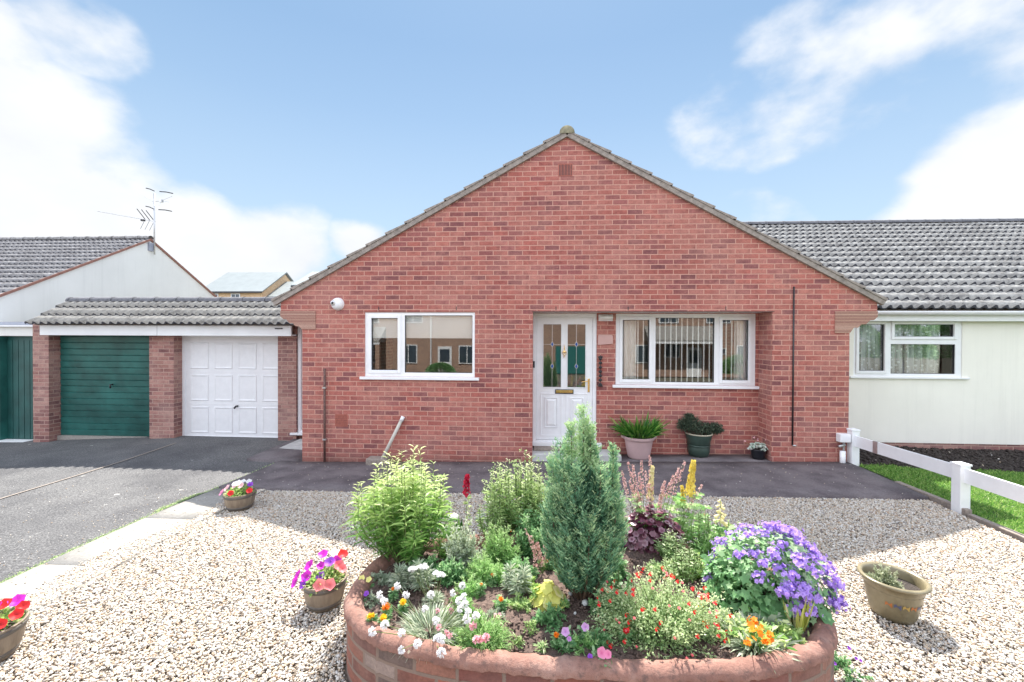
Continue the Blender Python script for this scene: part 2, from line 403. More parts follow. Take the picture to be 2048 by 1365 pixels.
def stone_mat():
    m, nt, p, o = newmat('gravel_stone'); ps = wpos(nt)
    at = nt.nodes.new('ShaderNodeAttribute'); at.attribute_name = 'tint'
    c = ramp(nt, at.outputs['Fac'], [(0, (.52, .44, .35)), (.16, (.60, .54, .46)), (.32, (.50, .40, .29)), (.44, (.64, .60, .54)), (.60, (.44, .31, .21)), (.68, (.56, .51, .45)), (.82, (.34, .31, .28)), (.88, (.66, .64, .61)), (.965, (.20, .17, .15)), (1, (.42, .29, .20))], 'CONSTANT')
    c = mixc(nt, .5, c, ramp(nt, noise(nt, 90, 3, .6, ps), [(.3, (.75, .75, .75)), (.7, (1.1, 1.1, 1.1))]), 'MULTIPLY')
    nt.links.new(c, p.inputs['Base Color']); p.inputs['Roughness'].default_value = .7; return m
M['stone'] = stone_mat()

L = {}
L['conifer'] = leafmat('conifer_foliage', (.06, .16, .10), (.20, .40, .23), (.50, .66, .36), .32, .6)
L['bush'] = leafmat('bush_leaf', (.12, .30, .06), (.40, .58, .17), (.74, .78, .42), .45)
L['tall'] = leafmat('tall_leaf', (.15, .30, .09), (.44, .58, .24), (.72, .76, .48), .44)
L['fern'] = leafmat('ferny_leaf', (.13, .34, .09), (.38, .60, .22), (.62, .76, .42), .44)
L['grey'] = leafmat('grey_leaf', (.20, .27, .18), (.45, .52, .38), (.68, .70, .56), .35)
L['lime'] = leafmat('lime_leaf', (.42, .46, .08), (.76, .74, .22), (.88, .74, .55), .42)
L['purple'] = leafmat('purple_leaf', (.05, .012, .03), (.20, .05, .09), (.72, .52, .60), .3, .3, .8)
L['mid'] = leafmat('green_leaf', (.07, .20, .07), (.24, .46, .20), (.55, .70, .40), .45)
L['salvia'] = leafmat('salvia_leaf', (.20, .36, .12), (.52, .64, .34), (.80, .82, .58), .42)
L['strap'] = leafmat('strap_leaf', (.02, .10, .015), (.06, .22, .03), (.25, .42, .08), .3, .35)
L['juniper'] = leafmat('juniper_leaf', (.025, .045, .03), (.075, .11, .07), (.15, .19, .12), .25, .6)
L['succ'] = leafmat('succulent_leaf', (.42, .50, .44), (.62, .70, .62), (.72, .62, .60), .15, .5)
L['herb'] = leafmat('herb_leaf', (.22, .26, .14), (.42, .46, .30), (.60, .62, .46), .35)
L['grass'] = leafmat('grass_blade', (.07, .20, .03), (.20, .40, .07), (.44, .56, .18), .45)
L['stem'] = leafmat('stem', (.10, .16, .05), (.24, .30, .12), None, .1)
L['bark'] = leafmat('bark_stem', (.10, .06, .04), (.18, .12, .08), None, 0)
FL = {}
def fl(n, a, b, t=.35): FL[n] = leafmat('petal_' + n, a, b, None, t, .5)
fl('magenta', (.30, .0, .22), (.72, .03, .62)); fl('violet', (.12, .01, .30), (.40, .10, .72)); fl('red', (.45, .005, .01), (.85, .03, .03))
fl('coral', (.80, .10, .12), (.95, .30, .32)); fl('pink', (.75, .10, .30), (.92, .35, .55)); fl('white', (.80, .78, .80), (.9, .9, .9))
fl('orange', (.80, .16, .01), (.95, .36, .02)); fl('yellow', (.85, .45, .01), (.95, .70, .03)); fl('lemon', (.80, .72, .10), (.92, .86, .35))
fl('purple', (.30, .14, .62), (.64, .46, .92)); fl('cream', (.72, .60, .22), (.92, .86, .55)); fl('dustpink', (.50, .22, .24), (.86, .62, .58))
fl('crimson', (.30, .0, .03), (.62, .02, .07)); fl('lilac', (.42, .12, .48), (.80, .48, .80)); fl('gold', (.72, .52, .04), (.92, .80, .22))
fl('softpink', (.78, .36, .42), (.92, .62, .66)); fl('mauve', (.36, .10, .40), (.62, .30, .66))
SKY_STR = .13; SKY_SAT = 1.0; SKY_FLAT = .88; SKY_COL = (1.5, 2.05, 2.62); SKY_TOP = (.92, 1.46, 2.16); SKY_HAZE = (2.2, 2.6, 2.95); CLOUD_COL = (3.1, 3.16, 3.26); BACK_COL = (7.4, 7.8, 8.7)
SUN = 5.0; SUNX = .0; EXPO = 1.36
CLOUDS = [(-.80, .55, .27, .17, 1.0, 1.25), (-.74, .62, .17, .16, 1.2, 1.2), (-.80, .52, .42, .12, 1.3, .9), (-.63, .75, .16, .13, 1.3, 1.1), (-.52, .83, .17, .125, 1.3, 1.1), (-.38, .90, .20, .085, 1.6, .9), (-.70, .58, .45, .10, 1.8, .35),
          (.70, .68, .24, .13, 1.15, 1.3), (.66, .74, .15, .11, 1.2, 1.0), (.56, .71, .45, .22, 1.7, .2), (.66, .62, .42, .13, 1.5, .24), (.42, .82, .42, .15, 1.7, .1), (.40, .88, .2, .13, 1.5, .12)]
# ================================================================== GROUND
def sheet(name, x0, x1, y0, y1, mat, dz, step=.25, wob=None, edge=0.0):
    nx = max(2, int((x1 - x0) / step) + 1); ny = max(2, int((y1 - y0) / step) + 1)
    xs = np.linspace(x0, x1, nx); ys = np.linspace(y0, y1, ny)
    X, Y = np.meshgrid(xs, ys)
    Z = gz(X, Y) + dz
    v = np.stack([X, Y, Z], -1).reshape(-1, 3).tolist(); f = []
    for j in range(ny - 1):
        for i in range(nx - 1):
            a = j * nx + i; f.append((a, a + 1, a + nx + 1, a + nx))
    if edge:      # a thickness skirt round the sheet
        ring = [j for j in range(nx)] + [j * nx + nx - 1 for j in range(1, ny)] + [(ny - 1) * nx + i for i in range(nx - 2, -1, -1)] + [j * nx for j in range(ny - 2, 0, -1)]
        b = len(v)
        for r in ring: v.append((v[r][0], v[r][1], v[r][2] - edge))
        n = len(ring)
        for i in range(n): f.append((ring[i], b + i, b + (i + 1) % n, ring[(i + 1) % n]))
    me = bpy.data.meshes.new(name); me.from_pydata(v, [], f); me.update()
    o = link(name, me, mat, None, True); o['kind'] = 'structure'; return o

def ring_sheet():
    """the wide ground all round, with the street falling away behind the camera"""
    xs = np.array([-400, -120, -50, -30, -20, -14, -10, -7, -4.6, -3.7, 0, 4.55, 7, 14, 20, 30, 50, 120, 400.])
    ys = np.array([-400, -120, -50, -30, -20, -12, -8, -7, -6, -5, -4, -3, -2, -1, 0, 2, 3.6, 4, 4.5, 5, 5.5, 6, 6.5, 7, 8, 12, 20, 50, 120, 400.])
    X, Y = np.meshgrid(xs, ys); Z = gz(np.clip(X, -30, 30), Y) - .09
    v = np.stack([X, Y, Z], -1).reshape(-1, 3).tolist(); nx = len(xs)
    f = [(j * nx + i, j * nx + i + 1, (j + 1) * nx + i + 1, (j + 1) * nx + i) for j in range(len(ys) - 1) for i in range(nx - 1)]
    me = bpy.data.meshes.new('ground'); me.from_pydata(v, [], f); me.update()
    o = link('ground', me, M['earth']); o['kind'] = 'structure'
ring_sheet()
sheet('driveway', -14, -4.05, -6, 8.1, M['asphalt'], -.01, .3)
sheet('road', -60, 60, -13, -7.5, M['road'], -.05, 1.5)
sheet('pavement', -60, 60, -7.5, -6.0, M['path'], .03, 1.0, edge=.12)
# pale seam between the two halves of the drive
def strip(name, pts, w, mat, dz, kind='structure'):
    v, f = [], []
    for i, (x, y) in enumerate(pts):
        a = pts[max(0, i - 1)]; b = pts[min(len(pts) - 1, i + 1)]
        d = Vector((b[0] - a[0], b[1] - a[1], 0)).normalized(); n = Vector((-d.y, d.x, 0)) * w / 2
        for s in (-1, 1): q = Vector((x, y, 0)) + n * s; v.append((q.x, q.y, float(gz(q.x, q.y)) + dz))
    for i in range(len(pts) - 1): f.append((2 * i, 2 * i + 2, 2 * i + 3, 2 * i + 1))
    me = bpy.data.meshes.new(name); me.from_pydata(v, [], f); me.update()
    o = link(name, me, mat); o['kind'] = kind; return o
strip('driveway_seam', [(-6.3 - .115 * (y - 4.7) , y) for y in np.arange(-4, 7.7, .3)], .028, M['kerb'], .0)
# concrete path: slabs butted end to end
y = -5.0
while y < 5.12:
    y1 = min(y + .915, 5.14) if y + .915 < 4.9 else 5.14
    sheet('path', -4.05, -3.42, y + .008, y1, M['path'], .022, .3, edge=.1)
    y = y1
sheet('apron', -4.05, 4.52, 5.17, 6.47, M['apron'], .035, .25, edge=.1)
sheet('apron_back', -.07, 3.46, 6.47, 6.87, M['apron'], .035, .25, edge=.1)
sheet('apron_side', -4.6, -3.71, 6.47, 7.8, M['apron'], .03, .25, edge=.1)
sheet('gravel_bed', -3.42, 4.53, -5, 5.2, M['gravel_base'], -.01, .25)
sheet('lawn_turf', 4.62, 14, -6, 6.5, M['grass_base'], .0, .25)
sheet('flower_bed_soil', 4.6, 14, 6.42, 7.75, M['soil_dark'], .012, .12)

# lumps of earth in the bed (uneven) and the moss along the drive edge
def rock_base():
    b = bpy.data.meshes.new('tmp'); import bmesh
    bm = bmesh.new(); bmesh.ops.create_icosphere(bm, subdivisions=1, radius=1); bm.to_mesh(b); bm.free()
    V = np.array([v.co[:] for v in b.vertices]); T = np.array([p.vertices[:] for p in b.polygons]); bpy.data.meshes.remove(b); return V, T
IV, IT = rock_base()
def rocks(name, P, size, mat, flat=(.45, .75), kind='stuff', parent=None, seed=1, elong=(.65, 1.0), sink=.25, smooth=True):
    g = np.random.default_rng(seed); n = len(P)
    s = size if not np.isscalar(size) else np.full(n, size)
    sc = np.stack([s, s * g.uniform(*elong, n), s * g.uniform(*flat, n)], -1)
    V = IV[None] * sc[:, None, :] * g.uniform(.82, 1.15, (n, len(IV), 1))
    # random small tilt then yaw
    a = g.uniform(0, 6.283, n); t = g.normal(0, .45, n); ca, sa, ct, st = np.cos(a), np.sin(a), np.cos(t), np.sin(t)
    x, y, z = V[..., 0], V[..., 1], V[..., 2]
    x, z = x * ct[:, None] + z * st[:, None], -x * st[:, None] + z * ct[:, None]
    x, y = x * ca[:, None] - y * sa[:, None], x * sa[:, None] + y * ca[:, None]
    V = np.stack([x, y, z], -1) + P[:, None, :]; V[..., 2] += (sc[:, 2] * (1 - sink))[:, None]
    T = (IT[None] + (np.arange(n) * len(IV))[:, None, None]).reshape(-1, 3)
    tint = np.repeat(g.random(n), len(IV))
    o = trimesh(name, V.reshape(-1, 3), T, mat, parent, smooth, tint)
    if kind: o['kind'] = kind
    return o

PC = (0.25, 2.61); PA, PB, PN = 1.385, .675, 2.7     # raised bed: centre, half axes, roundness
def pin(x, y, g=0.0): return (np.abs((x - PC[0]) / (PA + g)) ** PN + np.abs((y - PC[1]) / (PB + g)) ** PN) < 1
# gravel over the view area
n = 330000
X = rng.uniform(-3.75, 4.6, n); Y = 1.45 + (5.3 - 1.45) * rng.random(n) ** .9
edge = -3.56 + .16 * np.sin(Y * 1.3 + 1) * np.exp(-((Y - 2.7) / 1.6) ** 2) + .05 * np.sin(Y * 5) + .035 * rng.normal(0, 1, n)
keep = (X > edge) & (X > -1.27 * Y - .35) & (X < 1.15 * Y + .5) & (~pin(X, Y, .0)) & (X < 4.50) & ~((Y > 5.15) & (rng.random(n) < .85)) & (Y < 5.22)
X, Y = X[keep], Y[keep]
size = rng.uniform(.0045, .0105, len(X)) * (1 + .4 * (rng.random(len(X)) < .06))
Zg = gz(X, Y) - .002 + rng.uniform(0, .012, len(X))
Zg = np.where(X < -3.42, gz(X, Y) + .022, Zg)
rocks('gravel', np.stack([X, Y, Zg], -1), size, M['stone'], seed=3)
# a few stray stones on path and drive
m = 900; sx = rng.uniform(-4.5, -3.6, m) - .5 * rng.random(m) ** 3 * 8; sy = rng.uniform(2, 5.2, m)
rocks('stray_stones', np.stack([sx, sy, gz(sx, sy) + np.where(sx > -4.05, .022, -.01)], -1), rng.uniform(.002, .008, m), M['stone'], seed=5)
m = 5000; sx = rng.uniform(4.62, 10, m); sy = rng.uniform(6.46, 7.72, m)
rocks('earth_lumps', np.stack([sx, sy, gz(sx, sy) + .01], -1), rng.uniform(.008, .035, m), M['soil_dark'], seed=6)
m = 60; sx = rng.uniform(4.7, 9, m); sy = rng.uniform(6.5, 7.7, m)
rocks('pale_stones', np.stack([sx, sy, gz(sx, sy) + .025], -1), rng.uniform(.008, .016, m), M['stone'], seed=8)
m = 260; sx = rng.uniform(-4, 4.4, m); sy = rng.uniform(5.25, 6.4, m)
rocks('scattered_grit', np.stack([sx, sy, gz(sx, sy) + .035], -1), rng.uniform(.003, .008, m), M['stone'], seed=9)

# ============================================================ WALL HELPERS
def wall_holes(name, x0, x1, z0, z1, y0, y1, holes, mat, parent):
    """wall in the x-z plane with rectangular openings (x0,x1,z0,z1), between y0 and y1"""
    xs = sorted({x0, x1, *[h[0] for h in holes], *[h[1] for h in holes]}); zs = sorted({z0, z1, *[h[2] for h in holes], *[h[3] for h in holes]})
    xs = [x for x in xs if x0 <= x <= x1]; zs = [z for z in zs if z0 <= z <= z1]
    def solid(i, j):
        if not (0 <= i < len(xs) - 1 and 0 <= j < len(zs) - 1): return False
        cx, cz = (xs[i] + xs[i + 1]) / 2, (zs[j] + zs[j + 1]) / 2
        return not any(h[0] < cx < h[1] and h[2] < cz < h[3] for h in holes)
    m = MB()
    for i in range(len(xs) - 1):
        for j in range(len(zs) - 1):
            if not solid(i, j): continue
            a, b, c, d = xs[i], xs[i + 1], zs[j], zs[j + 1]
            m.add([(a, y0, c), (b, y0, c), (b, y0, d), (a, y0, d)], [(0, 1, 2, 3)])
            m.add([(a, y1, c), (b, y1, c), (b, y1, d), (a, y1, d)], [(3, 2, 1, 0)])
            if not solid(i - 1, j): m.add([(a, y0, c), (a, y0, d), (a, y1, d), (a, y1, c)], [(0, 1, 2, 3)])
            if not solid(i + 1, j): m.add([(b, y0, c), (b, y1, c), (b, y1, d), (b, y0, d)], [(0, 1, 2, 3)])
            if not solid(i, j - 1): m.add([(a, y0, c), (a, y1, c), (b, y1, c), (b, y0, c)], [(0, 1, 2, 3)])
            if not solid(i, j + 1): m.add([(a, y0, d), (b, y0, d), (b, y1, d), (a, y1, d)], [(0, 1, 2, 3)])
    return m.build(name, mat, parent)

def tiled(name, origin, udir, vdir, W, Ls, mat, parent, roll=.165, gauge=.33, amp=.022, step=.03, seed=0, sub=6, left_edge=True):
    """interlocking tiles modelled course by course: a rolled profile, each course stepping over the one below"""
    g = np.random.default_rng(seed)
    o = np.array(origin, float); u = np.array(udir, float); u /= np.linalg.norm(u); v = np.array(vdir, float); v /= np.linalg.norm(v)
    nrm = np.cross(u, v)
    if nrm[2] < 0: nrm = -nrm
    nu = int(round(W / roll)) * sub + 1; us = np.linspace(0, W, nu)
    ph = (us / roll) % 1.0
    prof = np.where(ph < .6, np.sin(np.pi * np.clip(ph, 0, .6) / .6) ** .9 * amp, -.15 * amp * np.sin(np.pi * np.clip(ph - .6, 0, .4) / .4))
    nc = int(math.ceil(Ls / gauge)); V = []; F = []; TI = []; MI = []
    flip = np.dot(np.cross(u, v), nrm) < 0
    for c in range(nc):
        v0 = c * gauge; v1 = min((c + 1) * gauge + .02, Ls)
        shift = (c % 2) * 0
        tid = (us // (2 * roll)).astype(int); jit = g.normal(0, .004, tid.max() + 1)[tid]; tt = g.random(tid.max() + 1)[tid]
        hb = step + prof + g.normal(0, .0015, tid.max() + 1)[tid]
        b = len(V) if False else sum(len(x) for x in V)
        ht = prof * .45 + .002
        rows = [(v0 + jit, prof * .45 - .004), (v0 + jit, hb), (np.full(nu, v1), ht)]
        for vv, hh in rows:
            V.append(o + us[:, None] * u + np.asarray(vv)[:, None] * v + np.asarray(hh)[:, None] * nrm); TI.append(tt)
        for r in range(2):
            a = b + r * nu + np.arange(nu - 1)
            q = np.stack([a, a + 1, a + nu + 1, a + nu], -1)
            if flip: q = q[:, ::-1]
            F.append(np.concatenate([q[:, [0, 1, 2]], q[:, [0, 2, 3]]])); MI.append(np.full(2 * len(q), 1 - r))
    return trimesh(name, np.concatenate(V), np.concatenate(F), None, parent, False, np.concatenate(TI), np.concatenate(MI), [mat, M['tile_end_shade']])

def ridge_tiles(name, p0, p1, r, mat, parent, seg=.45):
    a, b = Vector(p0), Vector(p1); d = (b - a); Ln = d.length; d.normalize(); side = d.cross(Vector((0, 0, 1))).normalized(); m = MB()
    n = max(1, int(Ln / seg))
    for i in range(n):
        s, e = a + d * (Ln * i / n), a + d * (Ln * (i + 1) / n - .006); k = 10
        for (q0, rr0), (q1, rr1) in (((s, r), (s + d * .05, r)), ((s + d * .05, r * .94), (e, r * .94))):
            vs = []
            for q, rr in ((q0, rr0), (q1, rr1)):
                for j in range(k + 1):
                    t = math.pi * j / k; vs.append(q + side * math.cos(t) * rr + Vector((0, 0, math.sin(t) * rr)))
            fs = [(j, j + 1, k + 2 + j, k + 1 + j) for j in range(k)] + [tuple(range(k, -1, -1))]
            m.add(vs, fs)
    return m.build(name, mat, parent, True)

# ---- windows
def frame_mb(x0, x1, z0, z1, y0, y1, w, wb=None):
    m = MB(); wb = wb or w
    m.box(x0, x0 + w, y0, y1, z0, z1); m.box(x1 - w, x1, y0, y1, z0, z1)
    m.box(x0 + w, x1 - w, y0, y1, z0, z0 + wb); m.box(x0 + w, x1 - w, y0, y1, z1 - w, z1); return m

def window(parent, x0, x1, z0, z1, y, lights, sill=None, depth=.07, gmat=None, fmat=None):
    """lights: list of (x0,x1,z0,z1,opening) = visible glass; frame fills the rest"""
    fm = fmat or M['upvc']
    holes = []
    for (a, b, c, d, op) in lights:
        g = .045 if op else .0
        holes.append((a - g, b + g, c - g, d + g))
    fr = wall_holes('window_frame', x0, x1, z0, z1, y, y + depth, holes, fm, parent)
    bv = fr.modifiers.new('bevel', 'BEVEL'); bv.width = .004; bv.segments = 2; bv.limit_method = 'ANGLE'
    for (a, b, c, d, op) in lights:
        if op:
            s = frame_mb(a - .05, b + .05, c - .05, d + .05, y - .018, y + .03, .05).build('sash', fm, parent, bevel=.006)
        # rubber gasket line then glass
        frame_mb(a - .001, b + .001, c - .001, d + .001, y + .012, y + .034, .007).build('gasket', M['dark'], parent)
        g = MB().box(a, b, y + .028, y + .036, c, d).build('pane', gmat or M['glass'], parent)
    if sill:
        sx0, sx1, sz, pr = sill
        MB().box(sx0, sx1, y - pr, y + .01, sz, z0 - .002).build('sill', fm, parent, bevel=.005)
    return fr

# ============================================================ THE BUNGALOW
Y0, YR = 6.49, 6.88
HX, HZ, SL = .43, 4.93, 2.5 / 4.49
house = thing('bungalow', 'red brick bungalow with wide front gable, white front door and recessed picture window', 'bungalow', (HX, Y0, 0))
WIN1 = (-2.69, -.96, 1.28, 2.28); OPEN = (-.07, 3.46, -.3, 2.30)
wall_holes('front_wall', -3.70, 4.55, -.4, 2.302, Y0, Y0 + .10, [WIN1, OPEN], M['brick'], house)
# gable above the lintel line
g = MB(); zl = lambda x: HZ - SL * abs(x - HX)
g.prism([(-4.05, 2.302), (4.93, 2.302), (4.93, zl(4.93)), (HX, HZ), (-4.05, zl(-4.05))], Y0, Y0 + .10)
g.build('gable_wall', M['brick'], house)
# body of the building behind, with two dark rooms
b = MB(); b.box(-3.70, -3.60, Y0 + .1, 14.8, -.4, 2.302); b.box(4.45, 4.55, Y0 + .1, 14.8, -.4, 2.302); b.box(-3.6, 4.45, 14.7, 14.8, -.4, 2.302)
b.build('side_walls', M['brick'], house)
b = MB(); b.box(-3.6, -.17, 10.4, 10.5, -.2, 2.38); b.box(-.17, -.08, Y0 + .1, 10.5, -.2, 2.38); b.box(-.08, 4.45, 11.4, 11.5, -.2, 2.38)
b.box(1.02, 1.08, YR + .2, 11.4, -.2, 2.38); b.box(-3.6, 4.45, Y0 + .11, 14.7, 2.40, 2.44); b.box(-3.6, -.17, Y0 + .12, 10.4, .12, .16); b.box(-.07, 4.45, YR + .2, 11.4, .12, .16)
b.build('inner_walls', M['interior'], house)
DOOR = (-.07, .95, .19, 2.29); WIN2 = (1.25, 3.42, 1.15, 2.285)
wall_holes('recessed_wall', -.07, 3.46, -.3, 2.30, YR, YR + .1, [DOOR, WIN2], M['brick'], house)
b = MB(); b.box(3.46, 3.52, Y0 + .10, YR + .1, -.3, 2.302); b.build('reveal_wall', M['brick'], house); MB().box(-.13, -.07, Y0 + .10, YR + .1, -.3, 2.302).build('reveal_wall', M['brick'], house)
MB().box(-.07, 3.46, Y0 + .004, YR, 2.298, 2.34).build('soffit', M['paint_white'], house)
MB().box(-.09, 3.49, Y0 - .002, Y0 + .1, 2.290, 2.2995).build('lintel', M['rusty'], house)
MB().box(-2.8, -.86, Y0 - .002, Y0 + .1, 2.285, 2.291).build('lintel', M['rusty'], house)
# corbels at both ends of the gable
for pts in ([(-4.052, 2.300), (-3.48, 2.300), (-3.48, 2.01), (-3.698, 2.01), (-3.75, 2.06), (-3.80, 2.06), (-3.85, 2.11), (-3.90, 2.11), (-3.96, 2.17), (-4.0, 2.17), (-4.052, 2.22)],
            [(4.34, 2.300), (4.932, 2.300), (4.932, 2.22), (4.88, 2.17), (4.83, 2.17), (4.77, 2.11), (4.71, 2.11), (4.66, 2.06), (4.60, 2.06), (4.552, 1.985), (4.34, 1.985)]):
    MB().prism(pts, Y0 - .012, Y0 + .3).build('corbel', M['corbel'], house)
# verges: mortar strip plus the stepped tile ends
def verge(sgn):
    m = MB(); L = math.hypot(4.56, 4.56 * SL); c, s = math.cos(math.atan(SL)), math.sin(math.atan(SL))
    def P(t, h): return (HX + sgn * (4.56 - t * c + 0 * h) + sgn * h * s * 1, (HZ - SL * 4.56) + t * s + h * c)
    n = 15; gz_ = L / n
    x0 = P(0, 0)
    m.prism([P(0, -.005), P(L, -.005), P(L, .062), P(0, .062)], Y0 - .045, Y0 + .02)
    v = m.build('verge', M['verge'], house)
    t = MB()
    for i in range(n):
        a = i * gz_ + random.uniform(-.006, .006); j = random.uniform(-.003, .003); e = min(a + gz_ + .03, L)
        t.prism([P(a, .0635), P(e, .0635), P(e, .075), P(a, .108 + j)], Y0 - .055, Y0 + .3)
    t.build('verge_tiles', M['verge'], house)
verge(-1); verge(1)
for i in range(7):      # mortar joints cracked dark across the undercloak
    pass
sl = math.atan(SL); zE = HZ - SL * 4.56
Lr = math.hypot(4.56, 4.56 * SL)
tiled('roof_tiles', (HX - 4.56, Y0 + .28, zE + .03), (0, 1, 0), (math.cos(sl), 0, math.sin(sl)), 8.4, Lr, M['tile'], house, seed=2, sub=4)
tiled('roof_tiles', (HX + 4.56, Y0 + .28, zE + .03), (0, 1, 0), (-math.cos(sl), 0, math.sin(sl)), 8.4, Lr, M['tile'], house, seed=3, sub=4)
ridge_tiles('ridge_tiles', (HX, Y0 - .06, HZ + .035), (HX, 14.9, HZ + .035), .115, M['ridge'], house)
# air bricks
def vent(x0, x1, z0, z1, slots, rows=1):
    m = MB(); m.box(x0, x1, Y0 - .004, Y0 + .01, z0, z0 + .012); m.box(x0, x1, Y0 - .004, Y0 + .01, z1 - .012, z1)
    w = (x1 - x0) / slots
    for i in range(slots + 1): m.box(x0 + i * w - .006, x0 + i * w + .006, Y0 - .0045, Y0 + .01, z0, z1)
    for k in range(1, rows): m.box(x0, x1, Y0 - .004, Y0 + .01, z0 + (z1 - z0) * k / rows - .005, z0 + (z1 - z0) * k / rows + .005)
    v = m.build('air_brick', M['terr_vent'], house)
    MB().box(x0, x1, Y0 - .002, Y0 + .0, z0, z1).build('air_brick_recess', M['dark'], v)
vent(.31, .51, 4.34, 4.53, 9); vent(-3.16, -2.97, .49, .68, 10, 7)
for x in (-2.47, -1.25, .28, 1.36, 2.79, ):   # open perpends over the lintels
    MB().box(x - .006, x + .006, Y0 - .0015, Y0 + .02, 2.312, 2.37).build('weep_slot', M['dark'], house)
# windows
window(house, *WIN1, Y0 + .012, [(-2.59, -2.17, 1.38, 2.19, True), (-2.06, -1.0, 1.345, 2.235, False)], sill=(-2.76, -.89, 1.235, .055))
window(house, *WIN2, YR + .02, [(1.36, 1.78, 1.235, 2.185, True), (1.88, 2.795, 1.195, 2.22, False), (2.915, 3.315, 1.235, 2.185, True)], sill=(1.2, 3.455, 1.105, .07))
# front door
df = frame_mb(*DOOR, YR + .015, YR + .09, .06, .05).build('door_frame', M['upvc'], house, bevel=.004)
MB().box(-.10, 1.03, YR - .05, YR + .014, .155, .215).build('door_sill', M['upvc'], house, bevel=.004)
dx0, dx1, dz0, dz1 = -.008, .888, .245, 2.228
leaf = wall_holes('door_leaf', dx0, dx1, dz0, dz1, YR + .028, YR + .075, [(.09, .39, 1.09, 2.12), (.48, .78, 1.09, 2.12)], M['upvc'], house)
for a, bb in ((.085, .395), (.475, .785)):
    frame_mb(a, bb, 1.085, 2.125, YR + .018, YR + .03, .012).build('glazing_bead', M['upvc'], leaf)
    MB().box(a + .006, bb - .006, YR + .045, YR + .052, 1.09, 2.12).build('pane', M['glass'], leaf)
    # lead lines and blue diamonds
    cx = (a + bb) / 2; m = MB(); m.box(cx - .003, cx + .003, YR + .040, YR + .044, 1.09, 2.12); m.box(a, bb, YR + .0405, YR + .044, 1.785, 1.79); m.build('lead_strip', M['steel'], leaf)
    for zc in (1.79, 1.435):
        q = MB().prism([(cx - .031, zc), (cx, zc - .05), (cx + .031, zc), (cx, zc + .05)], YR + .036, YR + .043).build('diamond_border', M['steel'], leaf)
        MB().prism([(cx - .021, zc), (cx, zc - .037), (cx + .021, zc), (cx, zc + .037)], YR + .033, YR + .0355).build('blue_diamond', None or simple('blue_glass_%d' % len(bpy.data.materials), (.02, .08, .32), .15, .1), q)
for a, bb in ((.05, .405), (.465, .82)):      # raised and fielded lower panels
    frame_mb(a, bb, .30, 1.0, YR + .022, YR + .03, .02).build('panel_moulding', M['upvc'], leaf, bevel=.004)
    frame_mb(a + .07, bb - .07, .44, .93, YR + .016, YR + .0275, .016).build('panel_moulding', M['upvc'], leaf, bevel=.004)
    m = MB(); x0, x1, z0, z1 = a + .09, bb - .09, .46, .91; k = .035; yf, yb = YR + .012, YR + .0275
    m.add([(x0, yb, z0), (x1, yb, z0), (x1, yb, z1), (x0, yb, z1), (x0 + k, yf, z0 + k), (x1 - k, yf, z0 + k), (x1 - k, yf, z1 - k), (x0 + k, yf, z1 - k)],
          [(4, 5, 6, 7), (0, 1, 5, 4), (1, 2, 6, 5), (2, 3, 7, 6), (3, 0, 4, 7)]); m.build('raised_panel', M['upvc'], leaf)
frame_mb(.29, .585, .99, 1.062, YR + .016, YR + .027, .012).build('letterbox', M['black_iron'], leaf)
MB().box(.303, .572, YR + .012, YR + .0275, 1.003, 1.05).build('letter_flap', M['brass'], leaf, bevel=.003)
h = MB().box(.812, .845, YR + .018, YR + .0275, 1.02, 1.24).build('handle_plate', M['brass'], leaf, bevel=.004)
MB().tube([(.829, YR + .02, 1.205), (.829, YR - .03, 1.205), (.80, YR - .035, 1.203), (.70, YR - .035, 1.192)], .009, 8).build('door_handle', M['brass'], leaf, True)
kn = MB(); kn.lathe([(.0, .05), (.018, .045), (.026, .02), (.026, 0)], (.435, YR + .028, 1.67), 14, cap0=False, axis='y')
kn.tube([(.435 + .028 * math.sin(t), YR - .012, 1.655 + .035 * math.cos(t)) for t in [i * .5236 for i in range(13)]], .006, 6)
kn.prism([(.427, 1.70), (.443, 1.70), (.435, 1.79)], YR + .006, YR + .0275); kn.prism([(.427, 1.62), (.443, 1.62), (.435, 1.57)], YR + .006, YR + .0275)
kn.build('door_knocker', M['brass'], leaf)
MB().box(-.075, -.04, YR - .022, YR + .014, 1.41, 1.515).build('doorbell', M['dark'], house, bevel=.005)
s = MB(); s.box(-.08, 1.28, 6.50, 6.875, -.2, .115); s.build('door_step', M['stone_step'], house, bevel=.01)
MB().box(-.05, .93, 6.68, 6.876, .117, .154).build('threshold', M['kerb'], house, bevel=.008)
# pipes and cable on the wall
m = MB(); m.tube([(-3.32, Y0 - .035, -.14), (-3.32, Y0 - .035, 1.40)], .017, 10)
wp = m.build('waste_pipe', M['rusty'], house, True)
for z in (1.10, .29): MB().box(-3.345, -3.295, Y0 - .055, Y0, z - .012, z + .012).build('pipe_clip', M['steel'], wp)
MB().tube([(3.755, Y0 - .012, .33), (3.755, Y0 - .012, 2.66)], .011, 8).build('wall_cable', M['black_iron'], house, True)
MB().tube([(3.755, Y0 - .02, .325), (3.80, Y0 - .02, .325)], .012, 8).build('cable_clip', M['steel'], house, True)
m = MB(); m.tube([(4.43, Y0 - .06, .02), (4.43, Y0 - .06, .27)], .036, 14); m.build('drain_pipe', M['upvc'], house, True)
m = MB(); m.box(4.37, 4.52, Y0 - .10, Y0 - .002, .40, .52); bx = m.build('meter_cap', M['upvc'], house, bevel=.008)
m = MB(); m.tube([(4.45, Y0 - .05, .27), (4.45, Y0 - .05, .40)], .014, 8); m.tube([(4.38, Y0 - .05, .33), (4.47, Y0 - .05, .36)], .02, 8); m.build('tap_fitting', M['steel'], bx, True)
MB().box(-3.705, -3.698, Y0 + .02, 7.7, .02, 2.0)

